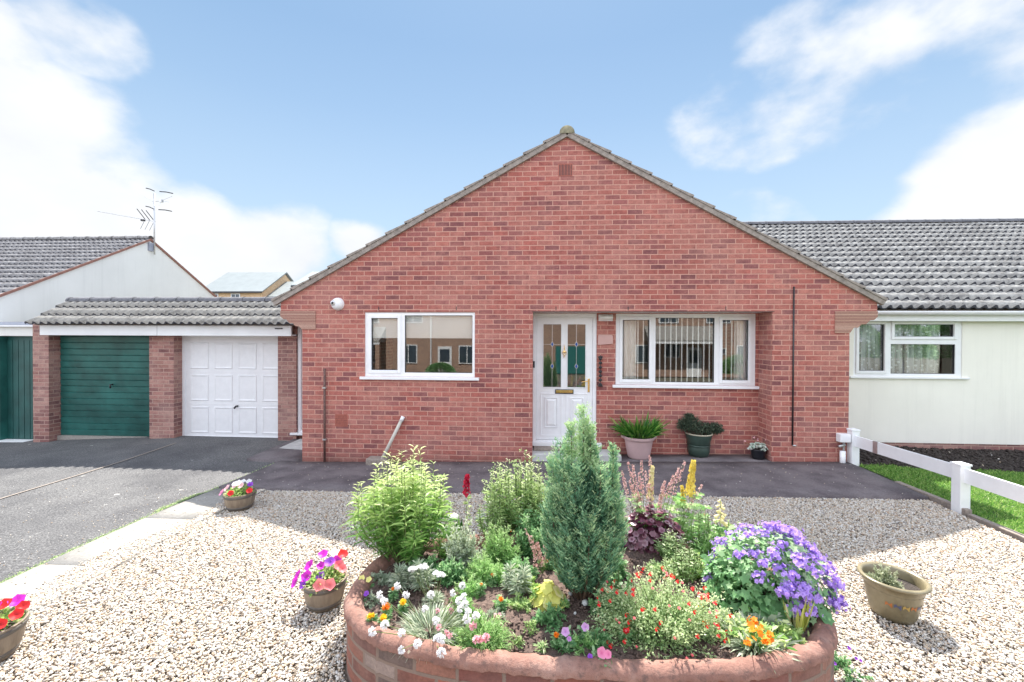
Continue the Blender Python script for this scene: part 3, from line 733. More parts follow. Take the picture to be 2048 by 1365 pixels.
# garden and wall things hung on the house: objects of their own
sl_ = thing('security_light', 'round white security camera with a grey lens, high on brick left of the smaller window', 'security camera', (-3.12, Y0, 2.41))
MB().lathe([(.012, .10), (.055, .095), (.085, .06), (.098, .02), (.10, 0)], (-3.12, Y0, 2.41), 28, cap0=True, axis='y').build('housing', M['upvc'], sl_, True)
m = MB().lathe([(.0, .022), (.034, .02), (.044, .008), (.046, 0)], (-3.155, Y0 - .088, 2.42), 20, axis='y').build('lens_ring', M['steel'], sl_, True)
MB().lathe([(.0, .008), (.015, .006), (.019, 0)], (-3.158, Y0 - .110, 2.42), 16, axis='y').build('lens', M['dark'], sl_, True)
pl_ = thing('porch_light', 'white curved bulkhead lamp under the lintel between door and picture window', 'wall lamp', (1.09, YR, 2.2))
MB().box(.975, 1.20, YR - .02, YR - .001, 2.165, 2.27).build('base', M['upvc'], pl_, bevel=.006)
m = MB(); k = 10
pr = [(YR - .021 - .075 * math.sin(math.pi * i / k), 2.175 + .088 * (i / k)) for i in range(k + 1)]
m.prismx(pr, .985, 1.19); m.build('diffuser', simple('frosted', (.92, .92, .88), .3, .02), pl_, True)
pq = MB().prism([(.965, 1.78), (1.205, 1.80), (1.205, 1.925), (1.185, 1.945), (.985, 1.95), (.965, 1.93)], YR - .018, YR - .001).build('name_plate', M['plaque'], None, bevel=.008)
tag(pq, 'blank dusky pink name plate on the brick between front door and picture window', 'name plate')
orn = thing('hanging_ornament', 'narrow black hanging string of knots beside the front door frame', 'ornament', (1.0, YR, 1.36))
m = MB()
for i in range(7):
    z = 1.155 + i * .068; m.lathe([(.0, -.02), (.022, -.018), (.028, 0), (.022, .018), (0, .02)], (1.005, YR - .032, z), 12, cap0=False)
m.build('knots', M['black_iron'], orn, True)
MB().tube([(1.005, YR - .032, 1.12), (1.005, YR - .032, 1.62)], .007, 6).build('cord', M['black_iron'], orn)

for z in (1.575, 1.12): MB().box(.97, 1.04, YR - .05, YR - .012, z, z + .03).build('end_bar', M['black_iron'], orn, bevel=.006)
pp = thing('leaning_pipe', 'pale plastic pipe leaning against the brick wall below the smaller window', 'pipe', (-2.37, Y0 - .1, 0))
MB().tube([(-2.40, Y0 - .16, -.06), (-2.075, Y0 - .03, .655)], .026, 12).build('pipe', simple('aged_plastic', (.52, .50, .44), .5, .12, 8), pp, True)
MB().tube([(-2.097, Y0 - .038, .60), (-2.070, Y0 - .028, .665)], .031, 12).build('pipe_socket', M['paint_white'], pp, True)
gr = MB().box(-2.60, -2.28, Y0 - .20, Y0 - .006, -.12, .045).build('drain_block', M['kerb'], None, bevel=.02)
tag(gr, 'weathered grey concrete drain block at the wall foot under the leaning pipe', 'drain surround')
# curtains and blinds inside
def pleats(x0, x1, y, z0, z1, amp, wl, name, mat, label, cat, seed=0, group=None):
    g = np.random.default_rng(seed); n = int((x1 - x0) / wl * 10) + 2; xs = np.linspace(x0, x1, n); m = MB()
    zs = np.linspace(z0, z1, 6); vs = []
    for z in zs:
        for x in xs: vs.append((x, y + amp * math.sin(2 * math.pi * x / wl + .6 * math.sin(9 * x)) * (1 + .3 * (z1 - z)), z))
    fs = [(j * n + i, j * n + i + 1, (j + 1) * n + i + 1, (j + 1) * n + i) for j in range(5) for i in range(n - 1)]
    m.add(vs, fs); o = m.build(name, mat, None, True)
    md = o.modifiers.new('thick', 'SOLIDIFY'); md.thickness = .003
    return tag(o, label, cat, group)
pleats(1.34, 1.60, YR + .135, .9, 2.27, .025, .09, 'curtain', M['curtain'], 'cream curtain drawn back at the door side of the picture window', 'curtain')
pleats(3.16, 3.40, YR + .135, .9, 2.27, .025, .085, 'curtain', M['curtain'], 'cream curtain drawn back at the right end of the picture window', 'curtain')
vb = thing('vertical_blind', 'pale vertical blind with slats turned edge on behind the picture window', 'blind', (2.5, YR + .16, 2.25))
MB().box(1.32, 3.36, YR + .07, YR + .16, 2.235, 2.27).build('headrail', M['upvc'], vb)
for i in range(19):
    x = 1.62 + i * .0865; a = random.uniform(-.05, .05)
    m = MB().bar((x, YR + .125, 1.0), (x, YR + .125, 2.235), .004, .085, up=(0, 1, 0)) if False else MB().box(x - .008, x + .008, YR + .085, YR + .10, 1.0 + random.uniform(0, .01), 2.234)
    m.build('slat', M['blind'], vb)
rb = MB().box(-2.63, -1.02, Y0 + .100, Y0 + .104, 1.88, 2.26).build('roller_blind', M['blind'], None)
tag(rb, 'cream roller blind pulled a third of the way down behind the smaller window', 'blind')
# silhouettes on the inner sill of the small window
M['leaf_dark'] = leafmat('houseplant_leaf', (.03, .12, .03), (.08, .24, .06), None, .3)

# ============================================================ GARAGES
gar = thing('garage_block', 'pair of brick garages joined by a low tiled front roof with a white fascia', 'garage', (-7, 7.79, 0))
GY = 7.79
for x0, x1 in ((-9.92, -9.585), (-7.50, -7.0), (-4.92, -4.56)):
    MB().box(x0, x1, GY, 8.25, -.45, 2.13).build('brick_pillar', M['brick_pillar'], gar)
m = MB(); m.box(-9.92, -9.8, 8.25, 13.4, -.4, 2.2); m.box(-4.68, -4.56, 8.25, 13.4, -.4, 2.2); m.box(-9.8, -4.68, 13.3, 13.4, -.4, 2.2); m.box(-7.3, -7.2, 8.25, 13.3, -.4, 2.2); m.build('garage_walls', M['brick_pillar'], gar)
MB().box(-9.92, -3.71, 8.28, 13.4, 2.205, 2.26).build('flat_roof', M['flash'], gar)
fa = MB().box(-9.56, -4.56, 7.62, 7.66, 1.905, 2.10).build('fascia', M['paint_white'], gar, bevel=.004)
MB().box(-9.56, -4.56, 7.665, 8.05, 1.912, 1.935).build('soffit', M['paint_white'], gar)
MB().box(-7.18, -7.176, 7.6185, 7.62, 1.905, 2.10).build('fascia_joint', M['dark'], fa)
MB().box(-4.86, -4.72, 7.60, 7.6195, 2.035, 2.055).build('fascia_tag', M['dark'], fa)
gs = math.atan2(.49, .74)
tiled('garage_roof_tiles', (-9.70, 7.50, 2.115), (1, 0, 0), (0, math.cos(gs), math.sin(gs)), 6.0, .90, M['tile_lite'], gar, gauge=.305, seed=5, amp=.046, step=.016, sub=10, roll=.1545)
ridge_tiles('garage_ridge', (-9.70, 8.28, 2.60), (-4.1, 8.28, 2.60), .10, M['ridge_dark'], gar)
MB().prismx([(7.60, 2.12), (8.28, 2.60), (8.28, 2.2), (7.66, 2.1)], -9.66, -3.72).build('roof_filler', M['kerb'], gar)
# green up-and-over door
gd = wall_holes('green_garage_door', -9.58, -7.50, -.12, 1.90, 8.0, 8.03, [], M['green_paint'], gar)
m = MB(); nb = 16; z0 = -.10
for i in range(nb):
    a = z0 + i * (1.99 / nb); b_ = a + 1.99 / nb
    m.add([(-9.56, 7.984, a + .004), (-7.52, 7.984, a + .004), (-7.52, 7.972, b_ - .016), (-9.56, 7.972, b_ - .016), (-9.56, 7.999, b_ - .004), (-7.52, 7.999, b_ - .004), (-9.56, 7.999, a), (-7.52, 7.999, a)],
          [(0, 1, 2, 3), (3, 2, 5, 4), (6, 7, 1, 0)])
m.build('door_slats', M['green_paint'], gd)
MB().tube([(-8.45, 7.975, .93), (-8.45, 7.93, .93), (-8.45, 7.925, .86)], .014, 8).build('door_handle', M['black_iron'], gd, True)
MB().box(-9.6, -7.48, 7.93, 7.998, -.2, -.105).build('door_threshold', M['path'], gar)
# white panelled garage door
wd = frame_mb(-7.02, -4.92, -.10, 1.905, 7.985, 8.04, .075, .03).build('garage_door_frame', M['upvc'], gar, bevel=.004)
wl = MB().box(-6.945, -4.90, 8.0, 8.03, -.085, 1.832).build('white_garage_door', M['upvc'], gar)
m = MB()
for r in range(3):
    za = -.06 + r * .632
    for c in range(4):
        xa = -6.86 + c * .49
        x0, x1, z0, z1 = xa + .02, xa + .40, za + .05, za + .57; k = .03
        m.add([(x0, 7.9995, z0), (x1, 7.9995, z0), (x1, 7.9995, z1), (x0, 7.9995, z1), (x0 + .014, 7.988, z0 + .014), (x1 - .014, 7.988, z0 + .014), (x1 - .014, 7.988, z1 - .014), (x0 + .014, 7.988, z1 - .014),
               (x0 + .045, 7.9965, z0 + .045), (x1 - .045, 7.9965, z0 + .045), (x1 - .045, 7.9965, z1 - .045), (x0 + .045, 7.9965, z1 - .045)],
              [(0, 1, 5, 4), (1, 2, 6, 5), (2, 3, 7, 6), (3, 0, 4, 7), (4, 5, 9, 8), (5, 6, 10, 9), (6, 7, 11, 10), (7, 4, 8, 11), (8, 9, 10, 11)])
    if r: m.box(-6.94, -4.91, 7.996, 8.0, za - .012, za - .004)
m.build('door_panels', M['upvc'], wl)
MB().tube([(-5.87, 7.998, .53), (-5.87, 7.95, .53), (-5.90, 7.94, .49)], .018, 8).build('door_handle', M['dark'], wl, True)
# side door squeezed between garage and bungalow
sd = thing('side_door', 'narrow white side door between the white garage door and the bungalow corner', 'door', (-4.1, 7.85, 0))
MB().box(-4.555, -3.71, 7.87, 7.90, .09, 2.08).build('door_leaf', M['upvc'], sd)
frame_mb(-4.555, -3.71, .05, 2.10, 7.83, 7.905, .06).build('door_frame', M['upvc'], sd, bevel=.004)
MB().box(-4.66, -3.71, 7.74, 7.83, .035, .075).build('sill', M['upvc'], sd, bevel=.005)
MB().box(-4.56, -3.71, 7.9, 7.95, -.3, .045).build('brick_base', M['brick_pillar'], sd)
MB().box(-4.56, -3.71, 7.905, 7.97, 2.10, 2.2).build('head', M['brick_pillar'], sd)
ss = thing('side_step', 'grey concrete slab step on brick below the narrow side door', 'step', (-4.1, 7.4, 0))
MB().box(-4.53, -3.71, 7.12, 7.82, -.095, -.045).build('slab', M['stone_step'], ss, bevel=.008)
MB().box(-4.47, -3.71, 7.17, 7.80, -.25, -.096).build('brick_riser', M['brick_pillar'], ss)
# ---- dark green gate-like door at the far left
sg = thing('green_side_door', 'dark green boarded side door under a white lintel at far left', 'door', (-11, 8, 0))
MB().box(-11.55, -9.93, 8.05, 8.10, -.28, 1.885).build('door_boards', M['dark_green'], sg)
m = MB()
for i in range(13): m.box(-11.54 + i * .125, -11.54 + i * .125 + .112, 8.035, 8.0495, -.22, 1.80)
m.build('boarding', M['dark_green'], sg)
MB().box(-10.93, -10.80, 7.92, 8.05, -.28, 1.885).build('door_post', M['green_paint'], sg)
MB().box(-12.8, -9.93, 7.93, 8.10, 1.89, 2.07).build('lintel_board', M['cream_left'], sg)
MB().box(-12.8, -9.93, 7.87, 8.12, 2.072, 2.105).build('canopy_edge', M['upvc'], sg)
MB().box(-12.8, -9.93, 7.95, 9.6, 2.11, 2.17).build('canopy_roof', M['flash'], sg)
MB().box(-10.95, -9.93, 7.80, 8.02, -.26, -.215).build('threshold', M['paint_white'], sg)
MB().box(-12.88, -11.6, 8.05, 8.12, -.4, 1.885).build('side_panel', M['dark_green'], sg)

# ============================================================ LEFT BUNGALOW
lh = thing('left_bungalow', 'pale rendered bungalow at left, its tiled roof gable rising behind the garages', 'bungalow', (-18, 13.4, 0))
LX, LR, LZ = -12.9, 13.44, 5.10; hs = 4.45; pz = LZ - hs * math.tan(R(29.5))
m = MB(); m.prismx([(LR - hs + .15, -.5), (LR + hs - .15, -.5), (LR + hs - .15, pz + .09), (LR, LZ), (LR - hs + .15, pz + .09)][::1], LX - .2, LX)
m.build('gable_wall', M['cream_left'], lh)
MB().box(-26, LX - .2, LR - hs + .15, LR - hs + .3, -.5, pz + .09).build('front_wall', M['cream_left'], lh)
MB().box(-26, LX - .2, LR + hs - .3, LR + hs - .15, -.5, pz + .09).build('back_wall', M['cream_left'], lh)
a = R(29.5)
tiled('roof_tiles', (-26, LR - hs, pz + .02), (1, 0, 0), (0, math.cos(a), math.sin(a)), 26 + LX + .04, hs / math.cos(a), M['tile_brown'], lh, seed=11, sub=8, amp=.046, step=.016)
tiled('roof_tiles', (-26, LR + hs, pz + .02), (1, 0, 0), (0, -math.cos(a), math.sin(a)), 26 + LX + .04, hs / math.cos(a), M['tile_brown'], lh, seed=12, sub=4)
ridge_tiles('ridge_tiles', (-26, LR, LZ + .03), (LX + .05, LR, LZ + .03), .11, M['tile_brown'], lh)
M['verge_red'] = simple('verge_red', (.26, .13, .10), .85, .2, 12, .3)
for s in (-1, 1):
    m = MB(); e = LR + s * hs
    m.prismx([(e, pz - .03), (LR, LZ - .03), (LR, LZ + .04), (e, pz + .04)] if s < 0 else [(LR, LZ - .03), (e, pz - .03), (e, pz + .04), (LR, LZ + .04)], LX + .002, LX + .05)
    m.build('verge', M['verge_red'], lh)
# aerial on its mast
ae = thing('tv_aerial', 'television aerial with several dipoles on a mast clamped to the left bungalow gable', 'aerial', (-12.8, 13.5, 4.65))
AX, AY = -12.8, 13.5
MB().tube([(AX, AY, 4.62), (AX, AY, 6.65)], .022, 8).build('mast', M['steel'], ae, True)
m = MB(); m.box(AX - .17, AX - .03, AY - .14, AY + .02, 4.72, 5.0); m.build('junction_box', M['flash'], ae, bevel=.01)
m = MB()
for z in (4.75, 4.95): m.tube([(AX - .1, AY, z), (AX + .02, AY, z)], .018, 6)
m.build('bracket', M['steel'], ae)
m = MB(); m.tube([(AX + .05, AY, 5.72), (AX - 1.9, AY - .1, 6.06)], .011, 6); m.build('long_boom', M['steel'], ae)
m = MB()
for i, dx in enumerate((.0, -.16, -.32)):
    p = Vector((AX + dx, AY, 5.74 + abs(dx) * .18)); m.tube([p, p + Vector((-.24 , -.05, .34))], .014, 6); m.tube([p, p + Vector((-.22, .05, -.30))], .006, 5)
m.box(AX - .46, AX - .34, AY - .03, AY + .03, 5.74, 5.80); m.build('dipole_array', M['black_iron'], ae)
m = MB(); m.tube([(AX - .05, AY, 6.40), (AX + .32, AY, 6.40)], .014, 6); m.box(AX + .20, AX + .29, AY - .04, AY + .04, 6.36, 6.45)
for q in ((-.26, 6.52), (.72, 6.52), (.60, 6.33), (.26, 6.22)): m.tube([(AX + (.25 if q[0] > 0 else 0), AY, 6.41), (AX + q[0], AY - .1, q[1])], .005, 5)
m.build('cross_arm', M['steel'], ae)
m = MB()
for (x0, z0, x1, z1) in ((-.24, 6.82, .05, 6.72), (.24, 6.70, .70, 6.63), (-.25, 6.22, .02, 6.13), (.20, 6.10, .66, 6.04)):
    m.tube([(AX + x0, AY - .05, z0), (AX + (x0 + x1) / 2, AY - .05, (z0 + z1) / 2 + .015), (AX + x1, AY - .05, z1)], .017, 6)
m.build('folded_dipoles', M['black_iron'], ae, True)

# ============================================================ RIGHT BUNGALOW
rh = thing('right_bungalow', 'cream rendered bungalow at right with lichen-grey tiled roof and white gutter', 'bungalow', (9, 7.7, 0))
RW = (5.47, 7.24, 1.25, 2.235)
wall_holes('front_wall', 4.56, 18, .11, 2.4, 7.70, 7.8, [RW], M['cream'], rh)
MB().box(4.56, 18, 7.715, 7.8, -.4, .108).build('brick_plinth', M['brick_pillar'], rh)
m = MB(); m.box(17.9, 18, 7.8, 16.2, -.4, 2.4); m.box(4.56, 18, 16.1, 16.2, -.4, 2.4); m.box(4.56, 17.9, 10.4, 10.5, -.2, 2.4); m.box(4.56, 17.9, 7.82, 16, 2.4, 2.44); m.build('rear_walls', M['interior'], rh)
a = math.atan2(2.60, 4.6); Lt = math.hypot(2.60, 4.6)
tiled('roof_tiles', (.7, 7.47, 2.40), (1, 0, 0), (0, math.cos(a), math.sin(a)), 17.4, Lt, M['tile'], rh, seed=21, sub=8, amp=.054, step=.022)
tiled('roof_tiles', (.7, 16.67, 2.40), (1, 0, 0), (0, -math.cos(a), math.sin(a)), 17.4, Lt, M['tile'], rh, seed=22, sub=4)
ridge_tiles('ridge_tiles', (.7, 12.07, 5.01), (18.1, 12.07, 5.01), .10, M['ridge_dark'], rh)
MB().box(4.92, 18.1, 7.56, 7.69, 2.20, 2.36).build('fascia', M['upvc'], rh, bevel=.004)
m = MB(); k = 8
pr = [(7.50 + .062 * math.cos(math.pi + math.pi * i / k), 2.365 + .07 * math.sin(math.pi + math.pi * i / k)) for i in range(k + 1)]
m.prismx(pr[::-1], 5.06, 18.1); m.build('gutter', M['upvc'], rh, True)
MB().lathe([(.0, 0), (.045, .005), (.05, .1), (.05, .16)], (5.03, 7.48, 2.40), 16, cap0=False, axis='y').build('gutter_end', M['upvc'], rh, True)
window(rh, *RW, 7.712, [(5.56, 5.98, 1.345, 2.15, True), (6.14, 7.11, 1.94, 2.15, True), (6.09, 7.14, 1.30, 1.81, False)], sill=(5.40, 7.34, 1.215, .05), gmat=M['glass_dim'])
pleats(5.5, 7.6, 7.86, 1.2, 2.2, .02, .11, 'net_curtain', M['lace'], 'white lace net curtain with flower pattern in the right bungalow window', 'net curtain', seed=4)
MB().box(5.4, 7.3, 8.25, 8.3, .8, 2.3)
# ============================================================ FAR BUFF HOUSES
def far_house(name, label, x0, x1, ye, yr, ze, zr, gable, wx=None):
    t = thing(name, label, 'house', ((x0 + x1) / 2, ye, 0)); 
    MB().prismx([(ye, -1), (2 * yr - ye, -1), (2 * yr - ye, ze), (yr, zr - .1), (ye, ze)], x0 + .1, x1 - .1).build('walls', M['brick_buff'], t)
    m = MB(); 
    for s in (0, 1):
        e = ye - .35 if s == 0 else 2 * yr - ye + .35; k = (zr - ze) / (yr - ye); zE_ = ze - .35 * k
        q = [(e, zE_ + .02), (yr, zr + .02), (yr, zr + .14), (e, zE_ + .14)]
        m.prismx(q if s == 0 else [q[1], q[0], q[3], q[2]], x0 - .15, x1 + .15)
    m.build('roof', M['slate_far'], t)
    MB().box(x0 - .1, x1 + .1, ye - .44, ye - .34, ze - .28, ze - .12).build('gutter', M['black_iron'], t)
    if wx:
        for (a, b, c, d) in wx:
            f = MB().box(a, b, ye - .06, ye + .02, c, d).build('window', M['upvc'], t)
            m_ = (a + b) / 2; MB().box(a + .1, m_ - .04, ye - .075, ye - .0605, c + .1, d - .1).build('pane', M['glass_far'], f); MB().box(m_ + .04, b - .1, ye - .075, ye - .0605, c + .1, d - .1).build('pane', M['glass_far'], f)
    return t
far_house('far_house', 'buff brick house with pale slate roof, largest in the gap above the garages', -37.2, -30.1, 45, 49.2, 6.9, 9.45, 1, [(-33.75, -32.7, 5.2, 6.6), (-36.2, -35.2, 5.2, 6.6), (-31.6, -30.7, 2.4, 3.8)])
far_house('far_house', 'lower buff house wing with cream roof between two taller pale roofs', -30.0, -26.2, 46, 49.4, 6.4, 8.35, 1, [(-28.5, -27.5, 4.2, 5.6)])
far_house('far_house', 'pale roofed buff house just showing above the bungalow left verge', -26.0, -15.5, 44, 48, 7.4, 9.3, 1, [(-24, -23, 5, 6.3)])

# ============================================================ FENCE, EDGING
fe = thing('fence', 'low white plastic ranch fence with one wide rail between gravel and lawn', 'fence', (4.58, 6.5, 0))
for yy, top in ((6.44, .60), (4.87, .57), (3.05, .56), (1.2, .55)):
    zb = float(gz(4.58, yy)); m = MB()
    m.box(4.53, 4.635, yy - .052, yy + .052, zb - .1, top - .03)
    p = m.build('post', M['upvc'], fe, bevel=.004)
    m = MB(); m.box(4.522, 4.643, yy - .06, yy + .06, top - .03, top - .012)
    m.add([(4.522, yy - .06, top - .012), (4.643, yy - .06, top - .012), (4.643, yy + .06, top - .012), (4.522, yy + .06, top - .012), (4.5825, yy, top + .006)], [(0, 1, 4), (1, 2, 4), (2, 3, 4), (3, 0, 4)])
    m.build('post_cap', M['upvc'], p)
def rail(y0, z0, y1, z1):
    m = MB(); h = .155
    m.add([(4.57, y0, z0), (4.597, y0, z0), (4.597, y0, z0 - h), (4.57, y0, z0 - h), (4.57, y1, z1), (4.597, y1, z1), (4.597, y1, z1 - h), (4.57, y1, z1 - h)],
          [(0, 1, 5, 4), (1, 2, 6, 5), (2, 3, 7, 6), (3, 0, 4, 7), (0, 3, 2, 1), (4, 5, 6, 7)])
    return m.build('rail', M['upvc'], fe)
rl = rail(6.388, .500, 4.922, .525); rail(4.818, .515, 3.102, .50); rail(2.998, .50, 1.252, .49)
MB().box(4.565, 4.602, 5.98, 6.06, .35, .512).build('rail_clip', M['steel'], rl)
y = 5.68; i = 0
while y > -4:
    z = float(gz(4.58, y - .45))
    o = MB().box(4.545, 4.615, y - .905, y, z - .1, z + .05 - .008 * (i % 2)).build('edging_kerb', M['kerb'], None, bevel=.008); o['kind'] = 'structure'
    y -= .915; i += 1
def blade_tri(P, D, Ln, W, tint, droop=0.3, g=None):
    """narrow bent leaves: returns V, T, tint"""
    n = len(P); up = np.array([0, 0, 1.]); rv = g.normal(0, 1, (n, 3))
    S = np.cross(D, rv); S /= np.linalg.norm(S, axis=1, keepdims=True) + 1e-9
    Ln = np.broadcast_to(Ln, (n,))[:, None]; W = np.broadcast_to(W, (n,))[:, None]; dr = np.broadcast_to(droop, (n,))[:, None]
    def pt(t): return P + D * Ln * t - up * dr * Ln * t * t
    a = pt(0); b = pt(.3); c = pt(.7); e = pt(1.0)
    V = np.stack([a, b - S * W * .5, b + S * W * .5, c - S * W * .42, c + S * W * .42, e], 1)
    T = np.array([[0, 2, 1], [1, 2, 4], [1, 4, 3], [3, 4, 5]])
    T = (T[None] + (np.arange(n) * 6)[:, None, None]).reshape(-1, 3)
    return V.reshape(-1, 3), T, np.repeat(np.broadcast_to(tint, (n,)), 6)
n = 90000; g = np.random.default_rng(5)
X = g.uniform(4.62, 8.6, n); Y = g.uniform(3.3, 6.6, n)
edge = 6.50 - .10 * np.exp(-((X - 5.6) / .8) ** 2) + .05 * np.sin(X * 9)
keep = (Y < edge) & (X < 1.35 * Y + .6); X, Y = X[keep], Y[keep]; n = len(X)
D = np.stack([g.normal(0, .45, n), g.normal(0, .45, n), np.ones(n)], -1); D /= np.linalg.norm(D, axis=1, keepdims=True)
V, T, ti = blade_tri(np.stack([X, Y, gz(X, Y)], -1), D, g.uniform(.03, .075, n), .006, g.random(n), .35, g)
o = trimesh('lawn_grass', V, T, L['grass'], None, False, ti); tag(o, 'short green lawn grass beyond the low white fence', 'grass', kind='stuff')
# moss and weeds on the drive edge
n = 9000; yy = g.uniform(1.8, 6.9, n); xx = -4.08 - np.abs(g.normal(0, .035, n)) - (.06 * (np.sin(yy * 3) > .6)); 
D = np.stack([g.normal(0, .8, n), g.normal(0, .8, n), np.ones(n)], -1); D /= np.linalg.norm(D, axis=1, keepdims=True)
V, T, ti = blade_tri(np.stack([xx, yy, gz(xx, yy) - .01], -1), D, g.uniform(.006, .018, n), .007, g.random(n), .3, g)
o = trimesh('edge_moss', V, T, L['tall'], None, False, ti); tag(o, 'moss and tiny weeds along the edge of the drive', 'moss', kind='stuff')

# ============================================================ ACROSS THE STREET (seen in the window panes)
def opp_house(label, x0, x1, ybase, depth, ztop, rect_w, door=None, garage=None, porch=None):
    zb = -.87; t = thing('opposite_house', label, 'house', ((x0 + x1) / 2, ybase, zb))
    MB().box(x0, x1, ybase - depth, ybase, zb, ztop).build('walls', M['brick_far'], t)
    m = MB(); yr = ybase - depth / 2; h = 1.9
    m.prismx([(ybase - depth - .4, ztop), (ybase + .4, ztop), (yr, ztop + h)], x0 - .3, x1 + .3); m.build('roof', M['tile_brown'], t)
    for (a, b, c, d) in rect_w:
        f = MB().box(a, b, ybase, ybase + .06, c, d).build('window', M['upvc'], t); mid_ = (a + b) / 2
        MB().box(a + .07, mid_ - .03, ybase + .061, ybase + .07, c + .07, d - .07).build('pane', M['glass_far'], f)
        MB().box(mid_ + .03, b - .07, ybase + .061, ybase + .07, c + .07, d - .07).build('pane', M['glass_far'], f)
    if door:
        a, b = door; f = MB().box(a, b, ybase, ybase + .07, zb, zb + 2.1).build('door', M['upvc'], t); MB().box(a + .15, b - .15, ybase + .071, ybase + .08, zb + 1.0, zb + 1.9).build('pane', M['glass_far'], f)
    if garage:
        a, b = garage; MB().box(a, b, ybase, ybase + .06, zb, zb + 2.1).build('garage_door', simple('teal_paint', (.03, .17, .16), .4), t)
    if porch:
        a, b, z = porch; m = MB(); m.prismx([(ybase, z), (ybase + 1.3, z), (ybase + 1.3, z + .12), (ybase, z + 1.1)], a, b); m.build('porch_roof', M['tile'], t)
        MB().box(a, b, ybase + 1.2, ybase + 1.31, z - .14, z - .002).build('porch_fascia', M['upvc'], t)
        MB().box(b - .3, b, ybase + 1.0, ybase + 1.3, zb, z - .14).build('porch_pier', M['brick_far'], t)
    return t
OY = -17
opp_house('two storey brick house over the road, reflected with its porch in the picture window', 6.2, 16.5, OY, 7, 5.0, [(9.0, 10.1, .5, 1.5), (7.0, 8.3, .1, 1.4), (8.6, 10.0, 2.95, 4.0), (11.9, 13.6, 2.95, 4.0), (14, 15.2, .2, 1.4), (12.6, 13.3, .75, 1.2)], (10.6, 11.6), None, (7.6, 12.4, 1.65))
opp_house('brick house over the road with teal garage door, reflected in the front door panes', -2.5, 6.0, OY - 2, 7, 4.6, [(-1.5, .2, .2, 1.4), (-1.2, .4, 2.7, 3.7), (4.2, 5.4, 2.7, 3.7)], None, (1.4, 3.9))
opp_house('brick house over the road reflected in the smaller left window', -14.5, -3.0, OY, 7, 4.8, [(-9.9, -8.6, .0, 1.35), (-12.8, -11.5, .0, 1.4), (-9.6, -8.2, 2.9, 3.9), (-12.6, -11.4, 2.9, 3.9), (-5.6, -4.4, 0, 1.3)], (-7.1, -6.1), None, (-13.9, -10.9, 1.5))
m = MB(); m.tube([(-7.6, OY + .09, -.87), (-7.6, OY + .09, 4.7)], .05, 8)
m.build('downpipe', M['upvc'], bpy.data.objects['opposite_house.002'])
opp_house('brick house far left over the road beyond the others', -28, -16, OY, 7, 4.9, [(-27, -25.6, .2, 1.4), (-22, -20.6, .2, 1.4), (-27, -25.6, 2.9, 3.9), (-22, -20.6, 2.9, 3.9)], (-19, -18))
def hedge(label, c, r, n, seed):
    g = np.random.default_rng(seed); d = g.normal(0, 1, (n, 3)); d /= np.linalg.norm(d, axis=1, keepdims=True); d[:, 2] = np.abs(d[:, 2]) - .2
    P = np.array(c) + d * np.array(r) * g.uniform(.75, 1.05, (n, 1))
    V, T, ti = blade_tri(P, d, .12, .07, g.random(n), .2, g)
    t = thing('shrub', label, 'shrub', (c[0], c[1], -.87)); trimesh('foliage', V, T, L['mid'], t, False, ti)
    MB().tube([(c[0], c[1], -.9), (c[0], c[1], c[2] + r[2] * .5)], .05, 8).build('trunk', M['rusty'], t)
hedge('round green shrub in front of the porch house over the road', (12.9, OY + 3, -.1), (1.25, .9, 1.1), 9000, 1)
hedge('green shrub left of the reflected house across the road', (-6.0, OY + 4, -.3), (.9, .7, .7), 5000, 2)
hedge('tall dark shrub right of the porch house over the road', (16.5, OY + 2.5, .3), (1.0, .9, 1.5), 7000, 3)
for i, (x, lab) in enumerate([(22.5, 'first of the tall evergreens added over the road, nearest the porch house'), (25.4, 'second tall evergreen added over the road from the porch house'), (28.2, 'third tall evergreen added over the road, leaning into the fourth'), (31.2, 'last tall evergreen added over the road, farthest right')]):  # unseen trees added so the right bungalow's panes reflect something dark
    hedge(lab, (x, OY + 1 + .4 * (i % 2), 1.1), (1.75, 1.3, 2.4 + .3 * (i % 2)), 9000, 10 + i)
